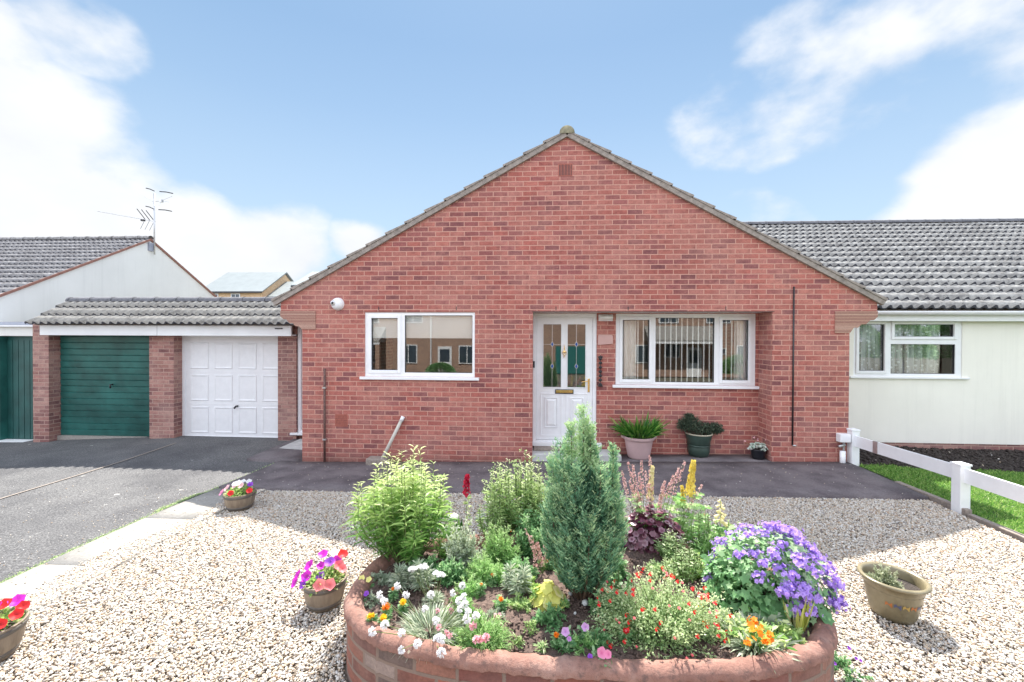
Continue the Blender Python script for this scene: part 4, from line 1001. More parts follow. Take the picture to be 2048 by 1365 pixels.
# ================================================================== PLANTS
def unit(v): return v / (np.linalg.norm(v, axis=-1, keepdims=True) + 1e-9)
class Veg:
    """collects leaves / stems and links them as one mesh"""
    def __init__(s): s.V = []; s.T = []; s.t = []; s.n = 0
    def raw(s, V, T, t):
        s.V.append(V); s.T.append(T + s.n); s.t.append(t); s.n += len(V); return s
    def leaves(s, P, D, L_, W_, g, droop=.3, tint=None):
        if len(P) == 0: return s
        tint = g.random(len(P)) if tint is None else np.clip(tint, 0, 1)
        return s.raw(*blade_tri(np.asarray(P, float), unit(np.asarray(D, float)), L_, W_, tint, droop, g))
    def stem(s, path, r0, r1, tint=.5, k=4):
        path = np.asarray(path, float); m = len(path); V = []
        for i in range(m):
            d = unit(path[min(i + 1, m - 1)] - path[max(i - 1, 0)]); a = np.cross(d, [.3, 1, .2]); a = unit(a); b = np.cross(d, a)
            r = r0 + (r1 - r0) * i / (m - 1)
            for j in range(k): th = 6.283 * j / k; V.append(path[i] + (a * math.cos(th) + b * math.sin(th)) * r)
        T = []
        for i in range(m - 1):
            for j in range(k):
                p, q = i * k + j, i * k + (j + 1) % k; T += [[p, q, q + k], [p, q + k, p + k]]
        return s.raw(np.array(V), np.array(T), np.full(len(V), tint))
    def disc(s, c, nrm, r, g, lobes=0, ring=12, tint=.6, dep=.0, tc=None, amp=.18):
        """a flat or cupped round leaf / petal disc with lobes"""
        nrm = unit(np.asarray(nrm, float)); a = unit(np.cross(nrm, g.normal(0, 1, 3))); b = np.cross(nrm, a)
        th = np.arange(ring) * 6.2832 / ring; rr = r * (1 + (amp * np.cos(th * lobes) if lobes else 0) + g.normal(0, .03, ring))
        out = c + (a * np.cos(th)[:, None] + b * np.sin(th)[:, None]) * rr[:, None] + nrm * dep * (np.abs(np.cos(th * max(lobes, 1) / 2))[:, None] * .4 + .6)
        mid_ = c + (a * np.cos(th)[:, None] + b * np.sin(th)[:, None]) * (rr * .45)[:, None] + nrm * dep * .35
        V = np.concatenate([[c], mid_, out]); T = []
        for j in range(ring):
            k = (j + 1) % ring; T += [[0, 1 + j, 1 + k], [1 + j, 1 + ring + j, 1 + ring + k], [1 + j, 1 + ring + k, 1 + k]]
        tc = tint if tc is None else tc
        return s.raw(V, np.array(T), np.concatenate([[tc], np.full(ring, tint * .7 + tc * .3), np.full(ring, tint)]))
    def build(s, name, mat, parent=None, smooth=False):
        return trimesh(name, np.concatenate(s.V), np.concatenate(s.T), mat, parent, smooth, np.concatenate(s.t))

def sphere_dirs(n, g, zmin=-1.0):
    d = g.normal(0, 1, (int(n * 2.5) + 20, 3)); d = unit(d); d = d[d[:, 2] > zmin]; return d[:n]

# ---- flowers as little meshes, copied by obj.copy()
def proto(build, name, mat, seed):
    v = Veg(); build(v, np.random.default_rng(seed)); o = v.build(name, mat, None, False)
    return o
def f_petunia(r):
    def b(v, g):
        v.disc(np.zeros(3), (0, 0, 1), r, g, 5, 15, .85, r * .45, .15, .10)
    return b
def f_marigold(r):
    def b(v, g):
        for k, (n, rr, h) in enumerate(((11, r, .2), (9, r * .75, .5), (7, r * .45, .8))):
            a = np.arange(n) * 6.2832 / n + k; D = np.stack([np.cos(a), np.sin(a), np.full(n, h)], -1)
            v.leaves(np.tile([0, 0, r * .12 * k], (n, 1)), D, rr, rr * .75, g, .15, g.random(n) * .6 + .4 * (k / 2))
        v.disc(np.array([0, 0, r * .35]), (0, 0, 1), r * .25, g, 0, 8, .2)
    return b
def f_pom(r, n=60):
    def b(v, g):
        d = sphere_dirs(n, g, -.35); v.leaves(d * r * .25, d, r * .8, r * .5, g, .1)
    return b
def f_daisy(r, n=9):
    def b(v, g):
        a = np.arange(n) * 6.2832 / n; D = np.stack([np.cos(a), np.sin(a), np.full(n, .25)], -1)
        v.leaves(np.zeros((n, 3)), D, r, r * .62, g, .1)
    return b
def f_cluster(r, k=7, pr=.012):
    def b(v, g):
        for i in range(k):
            c = g.normal(0, r * .5, 3) * np.array([1, 1, .5]); nr = unit(c + np.array([0, 0, r * .9]) + g.normal(0, r * .3, 3))
            v.disc(c, nr, pr * g.uniform(.8, 1.2), g, 5, 10, g.uniform(.3, 1), pr * .3, .1, .22)
    return b
PROTO = {}
def flower(kind, fn, mat, pos, parent, nrm=(0, 0, 1), g=None, scale=1.0, name='flower', label=None):
    """one flower head as a part of its plant"""
    g = g or rng
    key = kind + '_%d' % int(g.integers(0, 3))
    q = Vector(nrm).to_track_quat('Z', 'Y')
    if key not in PROTO:
        v = Veg(); fn(v, np.random.default_rng(abs(hash(kind)) % 999 if False else sum(map(ord, key)))); 
        me = None; o = v.build(name, mat, None, False); PROTO[key] = o.data
    else:
        o = bpy.data.objects.new(name, PROTO[key]); COL.objects.link(o)
    if parent is not None:
        o.parent = parent; o.location = Vector(pos) - root_loc(parent)
    else: o.location = pos
    o.rotation_mode = 'QUATERNION'; o.rotation_quaternion = q; s = scale * g.uniform(.85, 1.15); o.scale = (s, s, s)
    if label: o['label'] = label
    return o

SZ = .345     # soil level in the raised bed
# camera model used only to turn measured photo positions into places on the ground / at a height
def _ray(px, py):
    u = (px - 1024) / 850.; v = -(py - 682.5) / 850.; c, s = math.cos(R(.23)), math.sin(R(.23))
    r = u * c - v * s; w = u * s + v * c; cp, sp = math.cos(R(.5)), math.sin(R(.5)); f = cp + w * sp; z = w * cp - sp
    cy, sy = math.cos(R(3.42)), math.sin(R(3.42)); return np.array([r * cy - f * sy, f * cy + r * sy, z])
def at(px, py, z):
    d = _ray(px, py); t = (z - 1.9) / d[2]; return np.array([d[0] * t, d[1] * t, z])
def aty(px, py, y):
    d = _ray(px, py); t = y / d[1]; return np.array([d[0] * t, y, 1.9 + d[2] * t])

# ---------------------------------------------------------------- raised bed
bed = thing('raised_bed', 'oval raised brick flower bed with rounded terracotta coping', 'raised bed', (PC[0], PC[1], 0))
def sup(t, g=0.0):
    c, s = math.cos(t), math.sin(t)
    return (PC[0] + (PA + g) * math.copysign(abs(c) ** (2 / PN), c), PC[1] + (PB + g) * math.copysign(abs(s) ** (2 / PN), s))
def loop_pts(g, n=220):
    P = [sup(2 * math.pi * i / n, g) for i in range(n)]
    # resample evenly
    d = [0]
    for i in range(n): d.append(d[-1] + math.dist(P[i], P[(i + 1) % n]))
    Lp = d[-1]; out = []; j = 0
    for k in range(n):
        s = Lp * k / n
        while d[j + 1] < s: j += 1
        t = (s - d[j]) / max(1e-9, d[j + 1] - d[j]); a, b = P[j], P[(j + 1) % n]; out.append((a[0] + (b[0] - a[0]) * t, a[1] + (b[1] - a[1]) * t, s))
    return out, Lp
def ring_wall(name, prof, mat, n=420, smooth=False, jig=0):
    """profile list of (inset from outer face, z) swept round the bed"""
    base, Lp = loop_pts(0, n); v = []; f = []; uv = []
    for i, (x, y, s) in enumerate(base):
        a = base[(i + 1) % n]; b = base[i - 1]; tx, ty = a[0] - b[0], a[1] - b[1]; q = math.hypot(tx, ty); nx, ny = ty / q, -tx / q
        for (ins, z) in prof:
            jj = jig * (math.sin(s * 14 + z * 9) + math.sin(s * 37) + .8 * math.sin(s * 83 + z * 60) + .6 * math.sin(s * 131 - z * 90)) * .5 - (.004 if (s % .46) < .018 else 0)
            v.append((x - nx * (ins + jj), y - ny * (ins + jj), z + jj))
    m = len(prof)
    for i in range(n):
        for k in range(m - 1):
            j = (i + 1) % n; f.append((i * m + k, j * m + k, j * m + k + 1, i * m + k + 1)); s0 = base[i][2]; s1 = s0 + Lp / n
            d0 = sum(math.dist(prof[q], prof[q + 1]) for q in range(k)); d1 = d0 + math.dist(prof[k], prof[k + 1])
            uv += [(s0, d0), (s1, d0), (s1, d1), (s0, d1)]
    me = bpy.data.meshes.new(name); me.from_pydata(v, [], f); me.update(); u = me.uv_layers.new(name='UVMap')
    for i, q in enumerate(uv): u.data[i].uv = q
    return link(name, me, mat, bed, smooth)
ring_wall('brick_wall', [(0.014, -.12), (.014, .345)], M['brick_planter'])
pr = [(.03, .338), (.006, .340), (-.002, .345)] + [(.053 - .055 * math.cos(a), .348 + .048 * math.sin(a)) for a in [math.pi * i / 12 for i in range(0, 13)]] + [(.116, .30)]
ring_wall('coping', pr, M['coping'], smooth=True, jig=.0035)
# soil
gx = np.linspace(PC[0] - PA, PC[0] + PA, 150); gy = np.linspace(PC[1] - PB, PC[1] + PB, 80); GX, GY_ = np.meshgrid(gx, gy)
inside = pin(GX, GY_, -.09); g = np.random.default_rng(3)
GZ = SZ + .012 * np.sin(GX * 7) * np.cos(GY_ * 9) + g.normal(0, .005, GX.shape) - .0; idx = -np.ones(GX.shape, int); idx[inside] = np.arange(inside.sum())
vv = np.stack([GX[inside], GY_[inside], GZ[inside]], -1).tolist(); ff = []
for j in range(79):
    for i in range(149):
        q = (idx[j, i], idx[j, i + 1], idx[j + 1, i + 1], idx[j + 1, i])
        if min(q) >= 0: ff.append(tuple(int(k) for k in q))
me = bpy.data.meshes.new('soil'); me.from_pydata(vv, [], ff); me.update(); link('soil', me, M['soil'], bed, True)
n = 9000; X = g.uniform(PC[0] - PA, PC[0] + PA, n); Y = g.uniform(PC[1] - PB, PC[1] + PB, n); k = pin(X, Y, -.11); X, Y = X[k], Y[k]
rocks('soil_crumbs', np.stack([X, Y, np.full(len(X), SZ)], -1), g.uniform(.003, .012, len(X)) ** 1.0, M['soil'], parent=bed, seed=12)
for (px, py, s) in ((1170, 1210, .026), (1140, 1190, .017), (1135, 1205, .015), (1190, 1222, .012), (1150, 1230, .012), (905, 1048, .07), (960, 1040, .06), (1003, 1050, .05)):
    p = at(px, py, SZ + .01); o = rocks('garden_stone', np.array([p]), np.array([s]), M['stone_step'], kind=None, seed=int(s * 1000), sink=.1)
    tag(o, {1170: 'largest pale pebble on the soil in front of the conifer', 1140: 'pale flat pebble nearest the conifer stem', 1135: 'small grey pebble left of the largest soil pebble', 1190: 'small pebble right of the largest soil pebble', 1150: 'small pebble in the shaded soil nearest the petunias',
            905: 'rough pale stone behind the leafy bush on the rim', 960: 'rough pale stone below the red snapdragon', 1003: 'grey stone on the back rim left of the conifer'}[px], 'stone', 'stones in the raised bed')

# ---------------------------------------------------------------- generic plants
def bushy(name, label, cat, base, h, rx, ry, nst, mat, lw, seed, lpn=34, tip=.7, flare=.55, group=None, top_tint=.8, droop=.35, ang=.7, stemmat='stem', lean=(0, 0), jag=.25):
    """many upright leafy stems"""
    g = np.random.default_rng(seed); t = thing(name, label, cat, tuple(base), group); fo = Veg(); st = Veg()
    for i in range(nst):
        a = g.uniform(0, 6.283); rad = math.sqrt(g.random()); hh = h * (1 - .35 * rad ** 2) * g.uniform(1 - jag, 1.0)
        ex = g.uniform(.72, 1.18); e = np.array([math.cos(a) * rad * rx * ex + lean[0], math.sin(a) * rad * ry * ex + lean[1], hh * (1.04 - .12 * ex * rad)]); b = np.array([e[0] * .25, e[1] * .25, 0])
        ts = np.linspace(0, 1, 5); path = [np.array(base) + b + (e - b) * np.array([x ** flare if False else x, x, x]) + np.array([e[0], e[1], 0]) * .25 * (math.sin(x * 3.1)) for x in ts]
        path[0][2] = base[2] - .03
        st.stem(path, .004, .0018, g.random())
        q = np.sort(g.uniform(.12, 1.0, lpn)); P = np.array([[np.interp(x, ts, [p[c] for p in path]) for c in range(3)] for x in q])
        az = np.arange(lpn) * 2.4 + g.uniform(0, 6); up = np.where(q > .9, 1.2, ang) + g.normal(0, .2, lpn)
        D = np.stack([np.cos(az), np.sin(az), up], -1)
        sz = lw[0] * g.uniform(.7, 1.15, lpn) * np.where(q > .85, .62, 1.0) * np.where(q < .3, .8, 1)
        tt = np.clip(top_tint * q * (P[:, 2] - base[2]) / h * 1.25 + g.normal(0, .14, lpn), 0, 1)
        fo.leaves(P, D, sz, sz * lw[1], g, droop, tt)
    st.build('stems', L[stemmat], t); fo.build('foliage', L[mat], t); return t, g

def tuft(name, label, cat, base, h, r, n, mat, w, seed, group=None, up=.9, droop=.6, tint=None):
    """a clump of strap or needle leaves from the ground"""
    g = np.random.default_rng(seed); t = thing(name, label, cat, tuple(base), group)
    a = g.uniform(0, 6.283, n); rr = np.sqrt(g.random(n)) * r * .35; P = np.array(base) + np.stack([np.cos(a) * rr, np.sin(a) * rr, np.zeros(n) - .01], -1)
    s = g.uniform(.15, 1.0, n) * r / h; D = np.stack([np.cos(a) * s, np.sin(a) * s, np.full(n, up)], -1)
    Veg().leaves(P, D, h * g.uniform(.6, 1.15, n), w, g, droop * g.uniform(.4, 1.2, n), tint).build('foliage', L[mat], t); return t, g

def mound(name, label, cat, base, rx, ry, h, n, mat, ls, lw, seed, group=None, spread=.55, tintup=.7, zoff=.0):
    """small leaves filling a low dome, with stems"""
    g = np.random.default_rng(seed); t = thing(name, label, cat, tuple(base), group)
    n = int(n * 1.6); K = int(np.clip(n / 40, 16, 240)); C_ = sphere_dirs(K, g, -.02); K = len(C_); ln_ = g.uniform(.55, 1.22, K); per = max(6, n // K)
    fo, st = Veg(), Veg(); R3 = np.array([rx, ry, h]); b0_ = np.array(base, float) + np.array([0, 0, zoff])
    for c_, l_ in zip(C_, ln_):
        e = b0_ + c_ * R3 * l_ * np.array([1, 1, .95]); root = b0_ + c_ * R3 * np.array([.3, .3, 0]); ctrl = root * .5 + e * .5 + np.array([0, 0, h * .10 * g.random()])
        qs = g.uniform(.18, 1.02, per) ** .8; P = ((1 - qs) ** 2)[:, None] * root + (2 * qs * (1 - qs))[:, None] * ctrl + (qs ** 2)[:, None] * e
        w_ = min(rx, h) * .16 * (1.1 - .7 * qs); P = P + g.normal(0, 1, (per, 3)) * w_[:, None] * .6; P[:, 2] = np.maximum(P[:, 2], b0_[2] + .004)
        D = unit(e - root) * .8 + g.normal(0, .55, (per, 3)) + np.array([0, 0, .25]); sz = ls * g.uniform(.6, 1.25, per) * (1.1 - .35 * qs)
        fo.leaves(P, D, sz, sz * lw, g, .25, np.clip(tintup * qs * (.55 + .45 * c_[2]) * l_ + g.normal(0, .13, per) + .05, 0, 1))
        st.stem([root - [0, 0, .02], ctrl, e], .0022, .0012, g.random())
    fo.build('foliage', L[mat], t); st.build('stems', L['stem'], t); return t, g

def spike(name, parent, p0, p1, r, n, fr, mat, seed, frac=.5, tint_top=None):
    """florets crowded round the upper part of one stem"""
    g = np.random.default_rng(seed); v = Veg(); p0, p1 = np.array(p0, float), np.array(p1, float)
    bend = g.normal(0, .012, 3); pts = [p0 + (p1 - p0) * t + bend * math.sin(t * 3.14) for t in np.linspace(0, 1, 7)]
    for i in range(n):
        t = 1 - frac * g.random(); c = p0 + (p1 - p0) * t + bend * math.sin(t * 3.14); a = g.uniform(0, 6.283)
        k = r * (1.05 - .75 * ((t - (1 - frac)) / frac)); d = np.array([math.cos(a), math.sin(a), g.uniform(-.3, .5)])
        v.disc(c + d * k * g.uniform(.4, 1), d, fr * g.uniform(.7, 1.2), g, 3, 6, g.uniform(.2, 1), fr * .5, None, .2)
    o = v.build(name, FL[mat], parent)
    s = Veg().stem(pts, .0028, .0012, .5); s.build('stem', L['stem'], parent); return o

def heads(t, g, kind, fn, mat, pts, base, stem=True, up=(0, -.25, 1), scale=1.0, smat='stem', jit=.25, name='flower'):
    v = Veg()
    for p in pts:
        p = np.array(p, float); nn_ = np.array(up) + g.normal(0, jit, 3)
        if stem: v.stem([np.array(base) * .75 + np.array([p[0], p[1], base[2]]) * .25, np.array(base) * .3 + p * .7 - [0, 0, abs(p[2] - base[2]) * .08], p], .0022, .0016, .5)
        flower(kind, fn, FL[mat], tuple(p), t, tuple(nn_), g, scale, name)
    if stem: v.build('flower_stems', L[smat], t)

# ---- dwarf conifer: several feathery spires
cb = at(1165, 1192, SZ)
con = thing('dwarf_conifer', 'tall blue-green dwarf conifer with feathery spires in the middle of the raised bed', 'conifer', tuple(cb))
g = np.random.default_rng(77); fo = Veg(); st = Veg()
spires = [(.0, .0, 1.14, .10), (-.075, .02, 1.04, .085), (.03, .05, 1.0, .09), (-.15, -.02, .93, .11), (.195, .0, .93, .07), (.21, .06, .78, .09), (-.195, .05, .82, .10), (.10, -.08, .80, .12), (-.06, -.12, .80, .13), (-.13, -.09, .84, .11), (.07, .02, .93, .09), (.20, -.07, .62, .11), (-.20, -.06, .64, .11), (.02, -.17, .55, .13), (.09, .12, .74, .12), (-.09, .13, .72, .12), (.13, -.14, .44, .11), (-.12, -.15, .42, .11), (.245, .0, .50, .08), (-.24, .0, .52, .08), (.045, .0, 1.03, .08)]
for (sx, sy, hh, rr) in spires:
    sx, sy, rr = sx * .90, sy * .9, rr * .93; top = cb + np.array([sx, sy, hh]); bot = cb + np.array([sx * .25, sy * .25, 0.0])
    mid1 = cb + np.array([sx * 1.12, sy * 1.12, hh * .45])
    ts = np.linspace(0, 1, 9); path = [(1 - x) ** 2 * bot + 2 * x * (1 - x) * mid1 + x * x * top for x in ts]
    st.stem(path, .008, .002, g.random())
    nb = int(330 * hh)
    for i in range(nb):
        x = g.uniform(.05, .98) ** .85; c = (1 - x) ** 2 * bot + 2 * x * (1 - x) * mid1 + x * x * top
        pr_ = rr * (1.0 - .58 * max(0, x - .35) / .65) * min(1, .35 + x * 1.9); a = g.uniform(0, 6.283); d = np.array([math.cos(a), math.sin(a), 0.])
        Lg = pr_ * g.uniform(.5, 1.15); tipd = unit(d * .72 + np.array([0, 0, g.uniform(.7, 1.5)]))
        s0 = c + d * Lg * .22; k = 14; q = np.linspace(.05, 1, k)
        P = s0 + tipd[None] * (q * Lg * 1.25)[:, None] + g.normal(0, .005, (k, 3))
        sw = np.cross(tipd, [0, 0, 1.]); sw = unit(sw) * np.where(np.arange(k) % 2, 1, -1)[:, None]
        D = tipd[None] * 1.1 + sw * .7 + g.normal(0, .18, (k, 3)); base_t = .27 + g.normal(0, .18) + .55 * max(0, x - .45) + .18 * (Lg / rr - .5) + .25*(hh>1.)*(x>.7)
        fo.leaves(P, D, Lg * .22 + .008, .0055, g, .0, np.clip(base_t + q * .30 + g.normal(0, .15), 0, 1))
# green-black inner twigs so the crown is not see-through
n = 9000; d = sphere_dirs(n, g, -1); n = len(d); q = g.random(n) ** .5 * .8
P = cb + np.array([0, 0, .45]) + d * np.array([.20, .18, .42]) * q[:, None]
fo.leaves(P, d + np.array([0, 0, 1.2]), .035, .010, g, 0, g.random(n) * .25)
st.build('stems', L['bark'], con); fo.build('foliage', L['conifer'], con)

# ---- leafy bushes at the back
b0 = at(812, 1118, SZ)
bushy('leafy_bush', 'big bright green leafy bush with narrow pointed leaves at the left of the raised bed', 'bush', b0, .84, .36, .26, 84, 'bush', (.11, .115), 21, lpn=50, ang=.75, top_tint=1.1, jag=.42, droop=.5)
b1 = at(1040, 1072, SZ)
tp, g = bushy('budding_wallflower', 'tall thin-stemmed pale green plant with small buds between bush and conifer', 'plant', b1, .66, .29, .16, 80, 'tall', (.068, .16), 22, lpn=38, ang=.9, top_tint=1.0)
v = Veg()
for i in range(60):
    a = g.uniform(0, 6.283); r_ = math.sqrt(g.random()); c = b1 + np.array([math.cos(a) * r_ * .30, math.sin(a) * r_ * .16, .64 * (1 - .3 * r_ * r_) * g.uniform(.8, 1.06)])
    for k in range(5): v.disc(c + g.normal(0, .008, 3), g.normal(0, 1, 3), .006, g, 0, 6, g.random(), .004)
v.build('buds', FL['lemon'] if False else L['tall'], tp)
# red snapdragon
p = at(936, 1062, SZ); q = aty(934, 950, p[1]); sn = thing('red_snapdragon', 'single dark red snapdragon spike in front of the grey paving', 'snapdragon', tuple(p))
spike('flower_spike', sn, p, q, .032, 70, .014, 'crimson', 5, .34)
g = np.random.default_rng(9); n = 60; tq = g.uniform(.05, .6, n); P = p + (q - p) * tq[:, None]; Veg().leaves(P, np.concatenate([g.normal(0, 1, (n, 2)), np.full((n, 1), .5)], 1), .045, .009, g).build('foliage', L['tall'], sn)
# ferny clumps and low greens: (px, py, kind...)
for i, (px, py, h, r_, nn2, mt, lab) in enumerate([
    (925, 1135, .32, .13, 1500, 'grey', 'silvery green ferny clump just right of the big leafy bush'),
    (1000, 1125, .27, .13, 1700, 'fern', 'bright feathery green clump left of the conifer'),
    (968, 1160, .17, .11, 1100, 'fern', 'low feathery green clump in front of the silvery fern'),
    (1060, 1110, .26, .10, 1200, 'mid', 'dark green low clump touching the conifer on its left'),
    (1040, 1150, .10, .09, 900, 'mid', 'low green clump beside the lime yellow heuchera'),
    (900, 1160, .11, .10, 900, 'mid', 'low dark leafy clump under the big leafy bush'),
    (1100, 1135, .10, .07, 600, 'fern', 'small pale green clump behind the lime yellow heuchera')]):
    p = at(px, py, SZ); mound('ferny_clump', lab, 'plant', p, r_, r_ * .8, h, nn2 * 2, mt, .034 if mt != 'mid' else .04, .14 if mt == 'fern' else .28, 100 + i, 'low foliage clumps')
for i, (px, py, h, rx, ns_, mt, lw_, lab) in enumerate([(985, 1085, .46, .12, 26, 'tall', (.055, .14), 'wispy pale green plant in front of the budding wallflower'), (1065, 1095, .40, .11, 24, 'mid', (.06, .2), 'darker green leafy plant pressed against the left of the conifer'),
        (1405, 1110, .34, .13, 26, 'fern', (.05, .16), 'light green leafy growth below the tallest lupin'), (1470, 1110, .30, .10, 20, 'bush', (.05, .2), 'bright green shoots behind the left of the geranium mound'), (900, 1120, .22, .10, 20, 'bush', (.05, .2), 'low bright shoots at the right foot of the big leafy bush'), (1340, 1120, .22, .12, 22, 'salvia', (.045, .16), 'pale shoots between purple heuchera and red salvia')]):
    bushy('leafy_filler', lab, 'plant', at(px, py, SZ), h, rx, rx * .7, ns_, mt, lw_, 500 + i, lpn=30, jag=.45, group='leafy fillers')
for i, (px, py, rx, h, nn2, mt, lw_, lab) in enumerate([
    (760, 1165, .09, .07, 500, 'grey', .2, 'grey-leaved mat under the yellow pansies'), (850, 1150, .13, .12, 1100, 'mid', .3, 'shady leafy mat at the foot of the big bush'), (940, 1190, .09, .09, 800, 'fern', .15, 'bright ferny mat right of the white pinks'), (925, 1225, .08, .11, 700, 'fern', .13, 'lime-green ferny tuft among the white flowers'),
    (1010, 1165, .09, .14, 900, 'fern', .15, 'bright ferny tuft behind the silver rosette'), (1055, 1185, .08, .09, 700, 'bush', .3, 'fresh green mat left of the lime heuchera'), (1040, 1215, .07, .06, 420, 'tall', .2, 'pale weedy mat on the sunny soil'), (985, 1240, .06, .06, 300, 'grey', .12, 'thin grey tuft beside the mossy cushion'),
    (1225, 1150, .09, .18, 1100, 'mid', .3, 'dark shoots under the right side of the conifer'), (1215, 1225, .09, .13, 1000, 'mid', .35, 'leafy green mat left of the salvia'), (1330, 1150, .13, .09, 1000, 'salvia', .3, 'pale leafy mat in front of the purple heuchera'), (1420, 1160, .12, .18, 1500, 'bush', .25, 'bright shoots filling between salvia and geranium'),
    (1440, 1215, .10, .12, 1000, 'mid', .3, 'green mat below the bright red marigold'), (1450, 1260, .10, .09, 800, 'salvia', .3, 'pale mat left of the orange wallflower'), (1560, 1285, .10, .08, 900, 'bush', .35, 'light green mat right of the orange wallflower'), (1090, 1250, .07, .06, 400, 'mid', .3, 'dull mat at the left edge of the shaded soil'),
    (1190, 1290, .08, .07, 600, 'mid', .25, 'dark mat behind the front pink petunias'), (900, 1085, .10, .16, 900, 'fern', .15, 'ferny tuft under the red snapdragon'), (1120, 1090, .08, .22, 900, 'mid', .25, 'green shoots behind the left of the conifer')]):
    mound('low_plant', lab, 'plant', at(px, py, SZ), rx, rx * .8, h, nn2, mt, .034, lw_, 600 + i, 'low carpet plants')
# rosettes with narrow grey leaves
for i, (px, py, h, lab) in enumerate([(800, 1180, .15, 'grey-green leaf rosette behind the yellow marigolds'), (838, 1178, .17, 'taller grey-green rosette under the white flower heads'), (1030, 1188, .15, 'spiky silver rosette left of the lime heuchera')]):
    p = at(px, py, SZ); g = np.random.default_rng(200 + i); t = thing('grey_rosette', lab, 'plant', tuple(p), 'grey rosettes'); v = Veg()
    for j in range(5):
        o_ = np.array([g.normal(0, .03), g.normal(0, .03), 0]); hh = h * g.uniform(.6, 1); v.stem([p + o_ * .3, p + o_, p + o_ + [0, 0, hh]], .004, .002)
        n = 70; z = g.uniform(.3, 1, n) * hh; a = g.uniform(0, 6.283, n); v.leaves(p + o_ + np.stack([z * 0, z * 0, z], -1), np.stack([np.cos(a), np.sin(a), .2 + 1.2 * (z / hh) ** 3], -1), .065, .009, g, .25)
    v.build('foliage', L['grey'], t)
# white-flowered pinks
p = at(862, 1262, SZ); pk, g = tuft('white_pinks', 'grey-green grassy tuft of pinks scattered with white flowers', 'plant', p, .15, .26, 1500, 'grey', .005, 31, up=.75, droop=.5)
W_ = [(795, 1172), (812, 1190), (906, 1186), (928, 1194), (920, 1218), (930, 1210), (952, 1232), (936, 1224), (850, 1218), (872, 1242), (874, 1278), (886, 1280), (835, 1288), (803, 1266), (770, 1250), (745, 1263), (803, 1300), (760, 1190), (768, 1203), (1068 - 185, 1306), (925, 1172), (862, 1190), (918, 1202), (934, 1238), (880, 1276)]
heads(pk, g, 'pinkwhite', f_pom(.021, 46), 'white', [at(x, y, SZ + (.16 if y < 1280 else .10)) for x, y in W_], p, up=(0, -.6, 1))
heads(pk, g, 'pinkfade', f_pom(.016, 30), 'softpink', [at(x, y, SZ + .09) for x, y in ((878, 1255), (893, 1266), (900, 1272), (875, 1222), (902, 1222))], p, up=(0, -.5, 1))
# tall white everlasting heads
p = at(868, 1205, SZ); tw = thing('white_everlasting', 'four pairs of flat white flower heads on grey stalks in front of the big bush', 'plant', tuple(p)); g = np.random.default_rng(32)
heads(tw, g, 'everl', f_daisy(.024, 14), 'white', [aty(x, y, p[1]) for x, y in ((828, 1138), (835, 1136), (846, 1133), (851, 1136), (871, 1146), (878, 1150), (884, 1150), (823, 1140))], p, up=(0, -.2, 1), smat='stem')
n = 140; a = g.uniform(0, 6.283, n); Veg().leaves(np.tile(p, (n, 1)), np.stack([np.cos(a), np.sin(a), g.uniform(.4, 1.6, n)], -1), .09, .006, g, .3).build('foliage', L['grey'], tw)
# green cushion with pink heads
p = at(962, 1290, SZ); cu, g = mound('green_cushion', 'bright mossy green cushion plant with pink heads hanging by the front coping', 'plant', p, .135, .11, .16, 4200, 'fern', .030, .13, 33)
heads(cu, g, 'cushpink', f_pom(.020, 40), 'softpink', [at(x, y, SZ + .13) for x, y in ((952, 1280), (960, 1278), (972, 1276), (946, 1252))] + [at(995, 1232, SZ + .05)], p, stem=False, up=(0, -.8, .8))
# lime heuchera
def round_leaf_clump(name, label, p, rx, ry, h, n, mat, r, seed, lobes=5, zmin=.0):
    g = np.random.default_rng(seed); t = thing(name, label, 'heuchera', tuple(p)); v = Veg(); d = sphere_dirs(n, g, zmin)
    for k, q in enumerate(d):
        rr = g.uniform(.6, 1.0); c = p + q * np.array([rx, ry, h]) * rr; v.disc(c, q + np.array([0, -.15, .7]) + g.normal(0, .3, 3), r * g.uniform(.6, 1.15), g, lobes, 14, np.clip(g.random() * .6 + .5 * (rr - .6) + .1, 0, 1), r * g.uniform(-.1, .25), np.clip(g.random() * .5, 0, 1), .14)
    v.build('foliage', L[mat], t)
    s = Veg()
    for q in d[::3]: s.stem([p, p + q * np.array([rx, ry, h]) * .7], .003, .002, .3)
    s.build('stems', L['stem'], t); return t, g
p = at(1093, 1205, SZ); lh_, g = round_leaf_clump('lime_heuchera', 'lime yellow heuchera with scalloped leaves left of the conifer foot', p, .10, .08, .12, 42, 'lime', .040, 34)
p = at(1300, 1095, SZ); ph, g = round_leaf_clump('purple_heuchera', 'dark purple heuchera with glossy ruffled leaves right of the conifer', p, .26, .13, .31, 620, 'purple', .023, 35, 6)
mats_ = [(1253, 1000, 1256, 925), (1268, 1010, 1266, 930), (1285, 1010, 1283, 922), (1296, 1010, 1300, 912), (1272, 1040, 1278, 945), (1312, 1020, 1290, 940), (1246, 1020, 1243, 940), (1262, 1030, 1259, 962), (1320, 1040, 1330, 962), (1338, 1010, 1348, 950), (1345, 1010, 1358, 935), (1352, 1000, 1370, 922), (1330, 1030, 1327, 965), (1395, 1030, 1404, 970), (1302, 1040, 1305, 955), (1290, 1050, 1276, 985)]
for i, (x0, y0_, x1, y1_) in enumerate(mats_):
    top = aty(x1, y1_, p[1] + .05); spike('flower_spray', ph, p + np.array([(top[0] - p[0]) * .3, 0, .03]), top, .020, 75, .0062, 'dustpink', 50 + i, .42)
